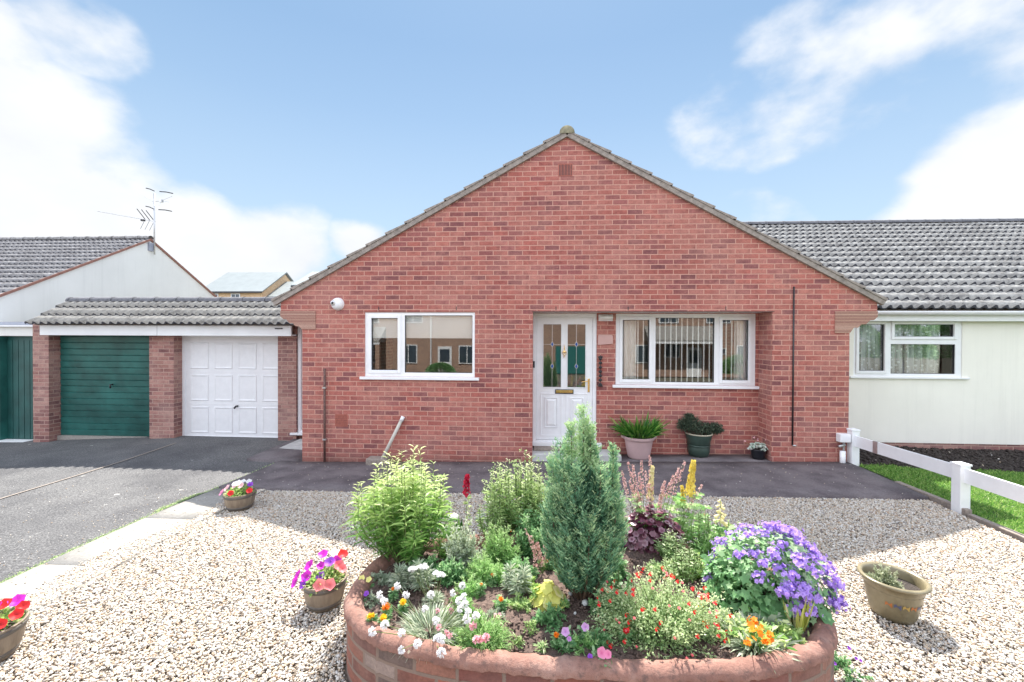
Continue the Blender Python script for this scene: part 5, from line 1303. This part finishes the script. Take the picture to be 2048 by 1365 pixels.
# the same sort of pink sprays left of the conifer
p = at(1085, 1150, SZ); ps_ = thing('pink_spray_plant', 'loose pink flower sprays leaning at the left foot of the conifer', 'plant', tuple(p)); 
for i, (x, y) in enumerate(((1062, 1072), (1075, 1085), (1088, 1092), (1095, 1105), (1070, 1100), (1050, 1060))):
    spike('flower_spray', ps_, p, aty(x, y, p[1]), .018, 60, .006, 'dustpink', 80 + i, .6)
# lupins
for i, (px, py, xt, yt, r_, mt, nf, lab) in enumerate([(1300, 1090, 1305, 934, .022, 'cream', 150, 'pale cream lupin spike rising behind the purple heuchera'), (1372, 1085, 1387, 922, .034, 'gold', 260, 'tallest bright yellow lupin spike behind the raised bed')]):
    p = at(px, py, SZ); t = thing('lupin', lab, 'lupin', tuple(p), 'yellow lupins'); tp_ = aty(xt, yt, p[1])
    spike('flower_spike', t, p, tp_, r_, nf, .012, mt, 60 + i, .42)
    if i: spike('flower_spike', t, p + [-.02, 0, 0], aty(1364, 972, p[1]), .018, 80, .010, mt, 66, .35)
    g = np.random.default_rng(63 + i); v = Veg()
    for k in range(26 if i == 0 else 42):       # palmate leaves
        a = g.uniform(0, 6.283); rr = g.uniform(.03, .15); c = p + np.array([math.cos(a) * rr * 1.1, math.sin(a) * rr * .7, g.uniform(.10, .36)]); v.stem([p, c], .002, .0012)
        n = 9; b = np.arange(n) * .698; v.leaves(np.tile(c, (n, 1)), np.stack([np.cos(b), np.sin(b), np.full(n, .35)], -1), .052, .014, g, .2, np.full(n, g.random()))
    v.build('foliage', L['fern'], t)
# cream foxglove bells
p = at(1440, 1092, SZ); t = thing('cream_foxglove', 'small cream foxglove spike between lupin and purple geranium', 'foxglove', tuple(p)); tp_ = aty(1441, 998, p[1])
g = np.random.default_rng(4); v = Veg(); v.stem([p, tp_], .004, .002); v.leaves(np.tile(p, (40, 1)) + np.stack([np.zeros(40)] * 2 + [g.uniform(0, .12, 40)], -1), np.concatenate([g.normal(0, 1, (40, 2)), np.full((40, 1), .5)], 1), .09, .03, g); v.build('foliage', L['mid'], t)
for k in range(13):
    q = k / 12; c = p + (tp_ - p) * (.52 + .46 * q); a = k * 2.4; d = np.array([math.cos(a), math.sin(a) * .6, -.55]); m_ = Veg()
    e = c + d * (.045 * (1.1 - .6 * q)); m_.stem([c, c + (e - c) * .5, e], .004, .017 * (1.1 - .6 * q), .7, 8); m_.build('bell', FL['cream'], t)
# purple geranium
p = at(1545, 1225, SZ) + np.array([0.02, .10, 0]); ge, g = mound('purple_geranium', 'broad mound of purple-blue geranium flowers over lobed green leaves at right', 'geranium', p, .36, .27, .42, 200, 'mid', .05, .7, 36)
v = Veg(); d = sphere_dirs(1300, g, -.05)
for q in d:
    rr = g.uniform(.6, 1.0); c = p + q * np.array([.37, .27, .43]) * rr; c[2] = max(c[2], SZ + .02)
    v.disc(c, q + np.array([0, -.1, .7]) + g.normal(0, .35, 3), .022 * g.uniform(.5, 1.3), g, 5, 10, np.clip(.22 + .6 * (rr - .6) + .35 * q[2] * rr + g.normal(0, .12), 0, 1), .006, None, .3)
v.build('leaf_mound', L['mid'], ge)
cl = []
while len(cl) < 99:
    q = sphere_dirs(1, g, .12)[0]
    if q[0] * .8 + q[2] * .6 < .15 and g.random() < .75: continue
    if q[1] < -.55 and q[2] < .4 and g.random() < .7: continue
    cl.append(p + q * np.array([.375, .28, .455]) * g.uniform(.90, 1.05))
for c in cl:
    flower('gerclu', f_cluster(.040, 24, .0122), FL['purple'], tuple(c), ge, tuple((c - p) + np.array([0, 0, .2])), g, .88, 'flower_cluster')
# overhanging big lobed leaves at the right rim
v = Veg()
for (px, py, z, r_) in ((1625, 1205, .42, .055), (1620, 1195, .45, .05), (1600, 1235, .40, .045), (1650, 1235, .41, .04), (1560, 1225, .42, .05), (1530, 1210, .44, .05), (1500, 1200, .44, .045), (1585, 1205, .46, .05)):
    c = at(px, py, z); v.disc(c, (0.2, -.6, .8), r_, g, 7, 21, .3, .01, .1, .14)
v.build('big_leaves', L['mid'], ge)
# red-flowered salvia
p = at(1320, 1262, SZ); sa, g = mound('red_salvia', 'airy pale green salvia bush speckled with tiny red flowers at the front', 'salvia', p, .34, .21, .29, 8500, 'salvia', .021, .42, 37, spread=.9)
R_ = [(g.uniform(-1, 1), g.uniform(-1, 1), g.random()) for _ in range(95)]
for (a, b, c) in R_:
    q = unit(np.array([a, b * .8 - .25, c * .9 + .05])); pos = p + q * np.array([.35, .24, .29]) * g.uniform(.9, 1.1); pos[2] = max(pos[2], SZ + .02)
    flower('salv', f_cluster(.009, 3, .0062), FL['coral' if g.random() < .2 else 'red'], tuple(pos), sa, (0, -.5, 1), g, 1.0, 'flower')
# reddish green filler right of the salvia
p = at(1372, 1165, SZ); bushy('wispy_wallflower', 'wispy green plant with reddish bracts between salvia and geranium', 'plant', p, .24, .13, .10, 22, 'salvia', (.04, .2), 38, lpn=22)
p = at(1240, 1200, SZ); bushy('leafy_salvia_shoots', 'fresh green leafy shoots with red buds right of the conifer foot', 'plant', p, .20, .08, .07, 16, 'mid', (.03, .4), 39, lpn=20)
p = at(1420, 1120, SZ); mound('cut_leaf_clump', 'cut-leaved green clump beneath the cream foxglove', 'plant', p, .14, .10, .16, 1800, 'fern', .035, .2, 40, 'low foliage clumps')
# marigolds and pansies
MG = [(742, 1232, 'yellow', 'yellow marigold nearest the left coping', .024), (766, 1236, 'yellow', 'yellow marigold right beside the leftmost one', .024), (772, 1214, 'orange', 'orange-yellow marigold above the pair by the left coping', .022), (806, 1204, 'yellow', 'golden marigold just left of the white pinks', .021), (786, 1178, 'orange', 'small orange marigold under the grey rosette', .014),
      (1002, 1199, 'orange', 'lone orange marigold on bare soil left of centre', .017), (962, 1169, 'orange', 'small orange marigold behind the white pinks', .013), (1014, 1050, 'orange', 'orange marigold at the back by the grey stone', .017), (985, 1150, 'orange', 'orange marigold in front of the feathery green clump', .012), (1098, 1120, 'orange', 'orange marigold hidden at the left of the conifer', .014),
      (1113, 1270, 'orange', 'orange marigold beside the pink petunias', .016), (1252, 1262, 'red', 'orange-red marigold under the left edge of the salvia', .018), (1411, 1248, 'orange', 'orange marigold on soil right of the salvia', .022), (1400, 1213, 'yellow', 'golden marigold at the right edge of the salvia', .02), (1472, 1192, 'red', 'bright red marigold under the purple geranium', .02), (1408, 1030, 'orange', 'orange marigold beside the cream foxglove', .015), (1045, 1035, 'yellow', 'yellow marigold among the budding stems', .015), (1022, 1062, 'orange', 'second orange marigold by the back stones', .012), (1530, 1218, 'orange', 'small orange marigold under the geranium leaves', .010)]
for i, (px, py, mt, lab, r_) in enumerate(MG):
    hgt = .075; p = at(px, py + 16, SZ); q = at(px, py, SZ + hgt); p = np.array([q[0], q[1] + .01, SZ]); g = np.random.default_rng(300 + i)
    t = thing('marigold', lab, 'marigold', tuple(p), 'marigolds in the raised bed')
    flower('mari%d' % int(r_ * 1000) + mt, f_marigold(r_), FL[mt], tuple(q), t, (g.normal(0, .2), -.5, .9), g)
    n = 110; z = g.uniform(0, hgt * .85, n); a = g.uniform(0, 6.283, n); v = Veg().stem([p, q], .0025, .002); v.leaves(np.stack([p[0] + 0 * z, p[1] + 0 * z, SZ + z], -1), np.stack([np.cos(a), np.sin(a), np.full(n, .4)], -1), .038, .008, g, .2); v.build('foliage', L['mid'], t)
PS = [(724, 1158, 'lemon', 'yellow pansy nearest the coping at the left end', .017, 'pansy'), (738, 1160, 'lemon', 'yellow pansy right of its twin at the left end', .018, 'pansy'), (733, 1188, 'violet', 'purple and white viola below the two yellow pansies', .014, 'viola'), (1180, 1314, 'violet', 'small violet bloom on the front coping', .011, 'viola')]
for i, (px, py, mt, lab, r_, kd) in enumerate(PS):
    q = at(px, py, SZ + .05); p = np.array([q[0], q[1] + .01, SZ]); g = np.random.default_rng(330 + i); t = thing(kd, lab, kd, tuple(p))
    flower('pan' + mt, f_petunia(r_), FL[mt], tuple(q), t, (0, -.7, .8), g); n = 40; a = g.uniform(0, 6.283, n)
    v = Veg().stem([p, q], .002, .0015); v.leaves(np.tile(p, (n, 1)), np.stack([np.cos(a), np.sin(a), np.full(n, .5)], -1), .035, .014, g, .2); v.build('foliage', L['mid'], t)
PT = [(1131, 1264, 'lilac', 'lilac petunia left of the shaded soil', .020), (1138, 1278, 'mauve', 'smaller mauve petunia just below the lilac one', .013), (1171, 1255, 'lilac', 'lilac petunia in the middle of the shaded soil', .018), (1203, 1306, 'pink', 'pink petunia leaning on the front coping', .022), (1217, 1309, 'pink', 'second pink petunia beside the one on the front coping', .020)]
for i, (px, py, mt, lab, r_) in enumerate(PT):
    q = at(px, py, SZ + .08); p = np.array([q[0], q[1] + .02, SZ]); g = np.random.default_rng(350 + i); t = thing('petunia', lab, 'petunia', tuple(p), 'petunias at the front of the bed')
    flower('pet2' + mt, f_petunia(r_), FL[mt], tuple(q), t, (g.normal(0, .3), -.8, .6), g); n = 60; a = g.uniform(0, 6.283, n)
    v = Veg().stem([p, q], .002, .0015); v.leaves(np.stack([p[0] + g.normal(0, .02, n), p[1] + g.normal(0, .02, n), SZ + g.uniform(0, .05, n)], -1), np.stack([np.cos(a), np.sin(a), np.full(n, .5)], -1), .035, .014, g, .2); v.build('foliage', L['mid'], t)
for i, (px, py, r_, h, n, mt, lab) in enumerate([(1128, 1300, .05, .09, 420, 'mid', 'small green seedling clump by the front coping below the lilac petunia'), (1165, 1300, .06, .08, 500, 'fern', 'feathery seedling clump beside the front coping'), (1070, 1205, .03, .09, 240, 'fern', 'small upright seedling left of the lime heuchera'), (1125, 1215, .03, .06, 200, 'fern', 'tiny bright seedling on the shaded soil'), (1060, 1262, .04, .05, 120, 'tall', 'thin straggling seedling on bare sunny soil'),
                                            (1110, 1240, .06, .08, 500, 'mid', 'dull green low clump on the shaded soil'), (1035, 1290, .03, .05, 80, 'tall', 'tiny dry seedling near the front coping'), (1085, 1300, .03, .05, 80, 'salvia', 'yellowing seedling near the front coping'), (1255, 1275, .05, .07, 300, 'mid', 'dark green leaves under the left of the salvia'), (745, 1205, .05, .05, 260, 'grey', 'grey-green low leaves under the viola'), (1005, 1215, .04, .07, 200, 'fern', 'slender green tuft by the lone orange marigold')]):
    p = at(px, py, SZ); mound('seedling', lab, 'seedling', p, r_, r_, h, n, mt, .03, .2, 400 + i, 'seedlings')
# silver-leaved orange wallflower, front right
p = at(1510, 1288, SZ); wf, g = tuft('orange_wallflower', 'silver-green leafy plant with orange flowers at the front right of the bed', 'plant', p, .17, .24, 420, 'grey', .012, 41, up=.8, droop=.45)
n = 300; a = g.uniform(0, 6.283, n); Veg().leaves(p + np.stack([g.normal(0, .09, n), g.normal(0, .05, n), g.uniform(0, .08, n)], -1), np.stack([np.cos(a), np.sin(a), g.uniform(.2, 1, n)], -1), .055, .016, g, .3).build('lower_leaves', L['bush'], wf)
heads(wf, g, 'wallfl', f_cluster(.02, 6, .012), 'orange', [at(x, y, SZ + .15) for x, y in ((1505, 1240), (1509, 1247), (1494, 1281), (1537, 1272), (1534, 1284), (1516, 1262))], p)
p = at(1535, 1262, SZ); g = np.random.default_rng(43); t = thing('silver_rosette', 'broad silvery-blue strap leaves behind the orange wallflower', 'plant', tuple(p)); n = 16; a = g.uniform(-.6, 3.8, n)
Veg().leaves(np.tile(p, (n, 1)) + [0, 0, .03], np.stack([np.cos(a), -np.sin(a) * .4, g.uniform(.5, 1.6, n)], -1), .15, .028, g, .45).build('foliage', L['grey'], t)
p = at(1592, 1262, SZ); t, g = tuft('iris_leaves', 'yellowing sword-shaped leaves at the right end inside the bed', 'plant', p, .22, .10, 30, 'lime', .014, 44, up=1.4, droop=.2)
p = at(1590, 1290, SZ); mound('trailing_green', 'low light green leaves along the right inside of the coping', 'plant', p + [-.04, .05, 0], .08, .06, .07, 700, 'bush', .03, .4, 45)
p = at(920, 1085, SZ); tuft('sword_leaves', 'upright bright sword leaves behind the silvery fern', 'plant', p, .24, .06, 12, 'strap', .020, 46, up=1.8, droop=.05)
# violas growing out of the gravel beside the bed
p = at(1690, 1345, .01); vi, g = mound('gravel_violas', 'small violas growing in the gravel at the foot of the raised bed on the right', 'viola', p, .10, .14, .06, 500, 'mid', .02, .5, 47)
for k in range(8):
    q = p + np.array([g.uniform(-.08, .12), g.uniform(-.05, .22), g.uniform(.03, .06)]); flower('vio', f_petunia(.009), FL['violet'], tuple(q), vi, (0, -.7, .7), g)

# ---------------------------------------------------------------- POTS
def wood_mat():
    m, nt, p, o = newmat('barrel_wood'); ps = wpos(nt)
    c = ramp(nt, noise(nt, 25, 5, .7, N2map(nt, ps)), [(.3, (.15, .115, .085)), (.7, (.27, .22, .165))]); nt.links.new(c, p.inputs['Base Color']); p.inputs['Roughness'].default_value = .6; bump(nt, p, noise(nt, 60, 3, .6, N2map(nt, ps)), .3, .003); return m
M['barrel'] = wood_mat(); M['band'] = simple('barrel_band', (.10, .09, .08), .55, .2, 10)
M['glaze'] = None
def glaze():
    m, nt, p, o = newmat('olive_glaze'); ps = wpos(nt); c = ramp(nt, noise(nt, 9, 4, .6, ps), [(.3, (.15, .125, .072)), (.7, (.25, .215, .135))]); nt.links.new(c, p.inputs['Base Color']); p.inputs['Roughness'].default_value = .28; return m
M['glaze'] = glaze(); M['green_glaze'] = simple('dark_green_pot', (.035, .06, .048), .4, .2, 6); M['pink_plastic'] = simple('pale_pink_pot', (.52, .36, .36), .5, .1, 3, .1); M['blackpot'] = simple('black_pot', (.012, .013, .018), .3, .1)
M['compost'] = M['soil_dark']
def pot(name, label, c, r, h, body, prof=None, soil=.86, cat='flower pot'):
    t = thing(name, label, cat, tuple(c)); prof = prof or [(r * .72, 0), (r * .80, h * .2), (r * .93, h * .7), (r, h * .96), (r * 1.02, h), (r * .95, h), (r * .90, h * .8)]
    MB().lathe(prof, c, 40).build('body', body, t, True)
    m = MB().lathe([(0.001, h * soil + .008), (r * .5, h * soil + .006), (r * .92, h * soil)], c, 24, cap0=False); m.build('compost', M['compost'], t, True); return t
def petunias(label, c, r, h, cols, seed, lift=.11, spread=1.15):
    g = np.random.default_rng(seed); t = thing('potted_petunias', label, 'petunias', (c[0], c[1], c[2] + h)); b = np.array([c[0], c[1], c[2] + h * .86]); n = 520
    d = sphere_dirs(n, g, .0); n = len(d); P = b + d * np.array([r * .95, r * .95, lift * .8]) * g.uniform(.3, 1, (n, 1))
    Veg().leaves(P, d + g.normal(0, .4, (n, 3)) + [0, 0, .3], .032, .016, g, .25).build('foliage', L['bush'], t); v = Veg()
    for (col, dx, dy, dz) in cols:
        q = b + np.array([dx * r, dy * r, dz]); v.stem([b + np.array([dx, dy, 0]) * r * .3, q - np.array([0, 0, .012])], .002, .0015)
        flower('petu' + col, f_petunia(.034), FL[col], tuple(q), t, (dx * .6 + g.normal(0, .15), -.55 + dy * .4, .7), g)
    v.build('stems', L['stem'], t); return t
def barrel(label, c, r, h):
    t = pot('barrel_planter', label, c, r, h, M['barrel'], [(r * .70, 0), (r * .78, h * .15), (r * .90, h * .45), (r * .95, h * .72), (r * 1.0, h * .97), (r * 1.01, h), (r * .93, h), (r * .9, h * .8)], cat='planter'); t['group'] = 'half barrel planters'
    for z0, z1 in ((.12, .27), (.78, .93)):
        rr = lambda z: r * (.70 + .30 * min(1, (z / 1.0)) ** .8) * 1.012
        MB().lathe([(rr(z0) + .0, h * z0), (rr(z0) + .004, h * z0 + .002), (rr(z1) + .004, h * z1 - .002), (rr(z1), h * z1)], c, 40, cap0=False).build('hoop', M['band'], t, True)
    return t
c1 = at(480, 1020, -.03); c1[2] = float(gz(c1[0], c1[1])) + .01
barrel('farthest half barrel planter, on the gravel where the path meets the apron', c1, .158, .185)
petunias('pink, white and red petunias in the farthest half barrel', c1, .158, .185, [('white', -.5, .2, .10), ('white', -.05, .4, .115), ('white', .3, .5, .11), ('softpink', -.75, -.2, .07), ('softpink', -.3, -.05, .085), ('softpink', .1, .0, .09), ('pink', -.9, -.5, .04), ('red', -.1, -.75, .05), ('red', .95, -.35, .06), ('violet', .55, .3, .09), ('white', -.2, .1, .11)], 71)
c2 = at(650, 1212, 0); c2[2] = .012
barrel('half barrel planter touching the left end of the raised bed', c2, .145, .185)
petunias('magenta, violet and coral petunias in the half barrel beside the raised bed', c2, .145, .185, [('magenta', -.35, .5, .15), ('magenta', -.8, .1, .10), ('magenta', -1.15, -.5, .03), ('magenta', -.7, -.35, .06), ('magenta', -.25, .1, .10), ('violet', .15, .2, .12), ('violet', -.05, -.3, .06), ('magenta', -1.2, -.2, .05), ('coral', .6, .2, .10), ('coral', .85, .05, .09), ('coral', .15, -.8, .045), ('coral', .62, -.75, .045), ('red', .55, .7, .14), ('white', .1, .8, .14), ('violet', -.7, -.6, .03), ('magenta', .4, .4, .12)], 72)
c3 = at(-32, 1325, 0); c3[2] = .012
barrel('nearest half barrel planter, cut by the left edge of the picture', c3, .175, .20)
petunias('red and magenta petunias in the nearest half barrel at far left', c3, .175, .20, [('red', .35, .3, .12), ('red', .95, .35, .11), ('red', 1.05, .1, .09), ('red', .8, -.15, .06), ('magenta', .1, .2, .11), ('violet', -.15, .1, .10), ('red', .1, -.3, .07), ('pink', .25, -.55, .05), ('red', .5, -.4, .05), ('magenta', .1, -1.0, .01), ('pink', -.3, -.5, .06), ('magenta', .55, .5, .12)], 73)
# glazed oval pot, right
c4 = at(1785, 1232, 0); c4[2] = .012
r4, h4 = .175, .25
gp = pot('glazed_pot', 'olive glazed pot with a thick rim standing alone on the gravel at right', c4, r4, h4, M['glaze'], [(.115, 0), (.128, .03), (.150, .14), (.160, .20), (.168, .235), (.188, .243), (.194, .252), (.188, .262), (.172, .264), (.160, .25), (.155, .18)], soil=.78)
for k in range(9):
    a0 = -2.5 + k * .30; m = MB(); vs = []
    for j in range(5):
        a = a0 + j * .06
        for z in (.115 + .012 * math.sin(j), .137 + .008 * math.sin(j * 2)): rr = .1475 + (z - .11) * .18; vs.append((c4[0] + rr * math.cos(a), c4[1] + rr * math.sin(a), c4[2] + z))
    m.add(vs, [(2 * j, 2 * j + 2, 2 * j + 3, 2 * j + 1) for j in range(4)])
    m.build('painted_leaf', simple('pot_motif_%d' % (k % 3), [(.42, .14, .04), (.08, .09, .17), (.40, .27, .08)][k % 3], .35), gp, True)
mound('thyme_tuft', 'small grey-green herb tuft growing in the glazed pot', 'herb', np.array([c4[0] - .045, c4[1] + .02, c4[2] + .195]), .085, .08, .13, 1300, 'herb', .022, .3, 51)
# pots by the wall
c5 = at(1277, 915, .04); c5[2] = float(gz(c5[0], c5[1])) + .036
t = pot('pink_pot', 'pale pink plastic pot with rim handles below the picture window', c5, .225, .33, M['pink_plastic'], [(.155, 0), (.165, .02), (.19, .14), (.212, .27), (.216, .285), (.236, .29), (.240, .335), (.225, .34), (.21, .30)])
for s in (-1, 1): MB().tube([(c5[0] + s * .232, c5[1] - .05, c5[2] + .31), (c5[0] + s * .262, c5[1] - .01, c5[2] + .325), (c5[0] + s * .232, c5[1] + .03, c5[2] + .31)], .015, 8).build('handle', M['pink_plastic'], t, True)
tuft('strap_leaved_plant', 'lush green strap-leaved agapanthus foliage spilling from the pink pot', 'plant', np.array([c5[0], c5[1], c5[2] + .30]), .50, .52, 640, 'strap', .019, 52, up=1.05, droop=.48)
c6 = at(1397, 913, .05); c6[2] = float(gz(c6[0], c6[1])) + .036
t = pot('dark_green_pot', 'dark green two-tier glazed pot with a pale rim under the picture window', c6, .2, .36, M['green_glaze'], [(.125, 0), (.145, .02), (.165, .09), (.165, .13), (.158, .165), (.160, .175), (.166, .18), (.176, .25), (.198, .335), (.198, .345), (.18, .35), (.17, .30)])
MB().lathe([(.196, .340), (.203, .346), (.203, .358), (.192, .361), (.183, .352)], c6, 40, cap0=False).build('rim', simple('pale_rim', (.42, .38, .28), .4, .1), t, True)
MB().lathe([(.165, .160), (.172, .165), (.172, .178), (.165, .182)], c6, 40, cap0=False).build('raised_band', M['green_glaze'], t, True)
g = np.random.default_rng(53); t = thing('dwarf_juniper', 'dull dark green spreading juniper in the dark green pot', 'shrub', (c6[0], c6[1], c6[2] + .33)); v = Veg(); s = Veg(); b = np.array([c6[0], c6[1], c6[2] + .31])
for (dx, dy, dz, rr) in ((-.16, 0, .14, .11), (-.22, 0, .22, .07), (-.10, -.02, .24, .09), (-.02, -.04, .16, .12), (.08, -.02, .12, .12), (.18, 0, .11, .10), (.25, 0, .15, .08), (-.24, 0, .15, .08), (.0, .04, .12, .12), (-.14, .02, .30, .05), (.29, .0, .10, .06)):
    cc = b + np.array([dx, dy, dz]); s.stem([b, b + (cc - b) * .5 + [0, 0, .03], cc], .008, .003); n = 420; d = sphere_dirs(n, g, -1); n = len(d)
    v.leaves(cc + d * rr * g.uniform(.2, 1.25, (n, 1)) * [1, 1, .7], d + g.normal(0, .6, (n, 3)), .036, .009, g, .1)
s.build('stems', L['bark'], t); v.build('foliage', L['juniper'], t)
def succulent(c, h, label, spots, seed, lab2, r=.115):
    t = pot('black_pot', lab2, c, r, h, M['blackpot'], [(r * .72, 0), (r * .8, h * .3), (r * .95, h * .9), (r, h), (r * .93, h), (r * .9, h * .8)]); t['group'] = 'black pots by the wall'
    g = np.random.default_rng(seed); s = thing('potted_succulents', label, 'succulent', (c[0], c[1], c[2] + h))
    for (dx, dy, dz, rr) in spots:
        cc = np.array([c[0] + dx, c[1] + dy, c[2] + h + dz]); v = Veg()
        for k, (n, q, el) in enumerate(((9, 1.0, .15), (8, .8, .6), (6, .55, 1.2), (4, .35, 2.5))):
            a = np.arange(n) * 6.283 / n + k; v.leaves(np.tile(cc, (n, 1)), np.stack([np.cos(a), np.sin(a), np.full(n, el)], -1), rr * q, rr * .62, g, -.1, np.full(n, .3 + .5 * (g.random())))
        v.build('rosette', L['succ'], s)
    v = Veg(); w = Veg()
    for (dx, dz) in ((-.06, .13), (.0, .10), (.11, .11), (-.20, .08)): p0 = np.array([c[0] + dx * .4, c[1], c[2] + h]); p1 = np.array([c[0] + dx, c[1], c[2] + h + dz + .03]); v.stem([p0, p1], .002, .0015); [w.disc(p1 + g.normal(0, .006, 3), (0, -1, .3), .008, g, 0, 6, .5) for _ in range(4)]
    v.build('flower_stems', L['stem'], s); w.build('flower_buds', FL['softpink'], s)
c7 = at(1516, 920, .06); c7[2] = float(gz(c7[0], c7[1])) + .036
succulent(c7, .15, 'pale green and pinkish succulent rosettes heaped in the larger black pot', [(-.09, -.02, .02, .055), (-.02, -.05, .03, .06), (.05, -.03, .03, .055), (.10, -.04, .0, .05), (-.14, -.04, .0, .045), (.0, .03, .06, .055), (-.06, .03, .05, .05), (.08, .03, .05, .05), (.02, -.10, .0, .045)], 54, 'small round black pot at the corner of the recess, near the reveal')
c8 = c7 + np.array([.20, .06, -.002])
succulent(c8, .09, 'smaller succulent rosettes beside the reveal corner', [(-.02, -.03, .02, .05), (.05, -.02, .01, .045), (-.03, .03, .03, .04), (.08, .02, .03, .035)], 55, 'smaller black pot tucked against the reveal corner', .08)
# ================================================================== SKY, SUN, CAMERA
sc = bpy.context.scene
W = bpy.data.worlds.new('World'); sc.world = W; W.use_nodes = True
nt = W.node_tree; nt.nodes.clear()
EL, AZ = R(55.0), R(0.0)
out = nt.nodes.new('ShaderNodeOutputWorld'); bg = nt.nodes.new('ShaderNodeBackground'); bg.inputs[1].default_value = SKY_STR
sky = nt.nodes.new('ShaderNodeTexSky'); sky.sky_type = 'NISHITA'; sky.sun_disc = False
sky.sun_elevation = EL; sky.sun_rotation = AZ; sky.air_density = 1.0; sky.dust_density = .2; sky.ozone_density = 2.0
tc = nt.nodes.new('ShaderNodeTexCoord'); dirv = tc.outputs['Generated']
hs_ = nt.nodes.new('ShaderNodeHueSaturation'); hs_.inputs['Saturation'].default_value = SKY_SAT; nt.links.new(sky.outputs[0], hs_.inputs['Color'])
sepz = nt.nodes.new('ShaderNodeSeparateXYZ'); nt.links.new(dirv, sepz.inputs[0])
blue = mixc(nt, SKY_FLAT, hs_.outputs[0], ramp(nt, sepz.outputs[2], [(.22, SKY_COL), (.56, SKY_TOP)]))
def vm(op, a, b=None):
    n = nt.nodes.new('ShaderNodeVectorMath'); n.operation = op
    for i, x in enumerate((a, b)):
        if x is None: continue
        if isinstance(x, (tuple, list)): n.inputs[i].default_value = x
        else: nt.links.new(x, n.inputs[i])
    return n
nd = nt.nodes.new('ShaderNodeTexNoise'); nd.inputs['Scale'].default_value = 5.0; nd.inputs['Detail'].default_value = 8; nd.inputs['Roughness'].default_value = .52
nt.links.new(vm('MULTIPLY', dirv, (1, 1, 1.6)).outputs[0], nd.inputs['Vector'])
nn = mth(nt, 'SUBTRACT', nd.outputs[0], .5)
dens = None
for (dx, dy, dz, r, zs, wgt) in CLOUDS:
    d = vm('SUBTRACT', dirv, (dx, dy, dz)); d = vm('MULTIPLY', d.outputs[0], (1, 1, zs)); l = vm('LENGTH', d.outputs[0]).outputs['Value']
    e = mth(nt, 'SUBTRACT', 1, mth(nt, 'DIVIDE', l, r)); v = mth(nt, 'MINIMUM', mth(nt, 'MULTIPLY', e, wgt), mth(nt, 'MULTIPLY', e, 1.2))
    dens = v if dens is None else mth(nt, 'MAXIMUM', dens, v)
# unseen cloud behind the camera, thickened to light the facade
nb = nt.nodes.new('ShaderNodeTexNoise'); nb.inputs['Scale'].default_value = 2.2; nb.inputs['Detail'].default_value = 6; nt.links.new(vm('MULTIPLY', dirv, (1, 1, 2)).outputs[0], nb.inputs['Vector'])
sep = nt.nodes.new('ShaderNodeSeparateXYZ'); nt.links.new(dirv, sep.inputs[0])
back = mth(nt, 'MULTIPLY', mth(nt, 'SUBTRACT', nb.outputs[0], .38), 2.6)
backm = ramp(nt, sep.outputs[1], [(0, (1, 1, 1)), (.02, (1, 1, 1)), (.25, (0, 0, 0))])
dens = mth(nt, 'MAXIMUM', dens, mth(nt, 'SUBTRACT', back, mth(nt, 'MULTIPLY', mth(nt, 'SUBTRACT', 1, backm), 9)))
tot = mth(nt, 'ADD', dens, mth(nt, 'MULTIPLY', nn, 1.7))
cm = nt.nodes.new('ShaderNodeMapRange'); cm.interpolation_type = 'SMOOTHSTEP'; cm.inputs['From Min'].default_value = -.10; cm.inputs['From Max'].default_value = .42; cm.inputs['To Max'].default_value = .96; nt.links.new(tot, cm.inputs['Value'])
haze = ramp(nt, sep.outputs[2], [(0, (.75, .75, .75)), (.12, (.5, .5, .5)), (.45, (.0, .0, .0))])
c1 = mixc(nt, mth(nt, 'MULTIPLY', haze, .6), blue, SKY_HAZE)
shade = ramp(nt, nd.outputs[0], [(.3, tuple(x * .9 for x in CLOUD_COL)), (.6, CLOUD_COL)])
# unseen clouds opposite the sun, made brighter to fill the shaded facade
shade = mixc(nt, ramp(nt, sep.outputs[1], [(0, (1, 1, 1)), (.01, (1, 1, 1)), (.12, (0, 0, 0))]), shade, BACK_COL)
nt.links.new(mixc(nt, cm.outputs[0], c1, shade), bg.inputs[0]); nt.links.new(bg.outputs[0], out.inputs[0])

sd_ = bpy.data.lights.new('sun', 'SUN'); sd_.energy = SUN; sd_.angle = R(.6); sd_.color = (1, .95, .87)
so = bpy.data.objects.new('sun', sd_); COL.objects.link(so)
# light travels from behind the house (+Y) down towards the camera
tv = Vector((SUNX, -math.cos(EL), -math.sin(EL))).normalized()
so.rotation_euler = tv.to_track_quat('-Z', 'Y').to_euler(); so.location = (0, 20, 30)

cam = bpy.data.cameras.new('camera'); cam.sensor_width = 36; cam.lens = 850 / 2048 * 36; cam.clip_start = .05; cam.clip_end = 1500
co = bpy.data.objects.new('camera', cam); COL.objects.link(co)
mat = Matrix.Translation((0, 0, 1.9)) @ Matrix.Rotation(R(3.42), 4, 'Z') @ Matrix.Rotation(R(89.5), 4, 'X') @ Matrix.Rotation(R(.23), 4, 'Z')
co.matrix_world = mat
sc.camera = co
sc.view_settings.view_transform = 'Standard'; sc.view_settings.look = 'None'; sc.view_settings.exposure = EXPO; sc.view_settings.gamma = 1
sc.render.engine = 'CYCLES'; sc.cycles.max_bounces = 8; sc.cycles.transparent_max_bounces = 16
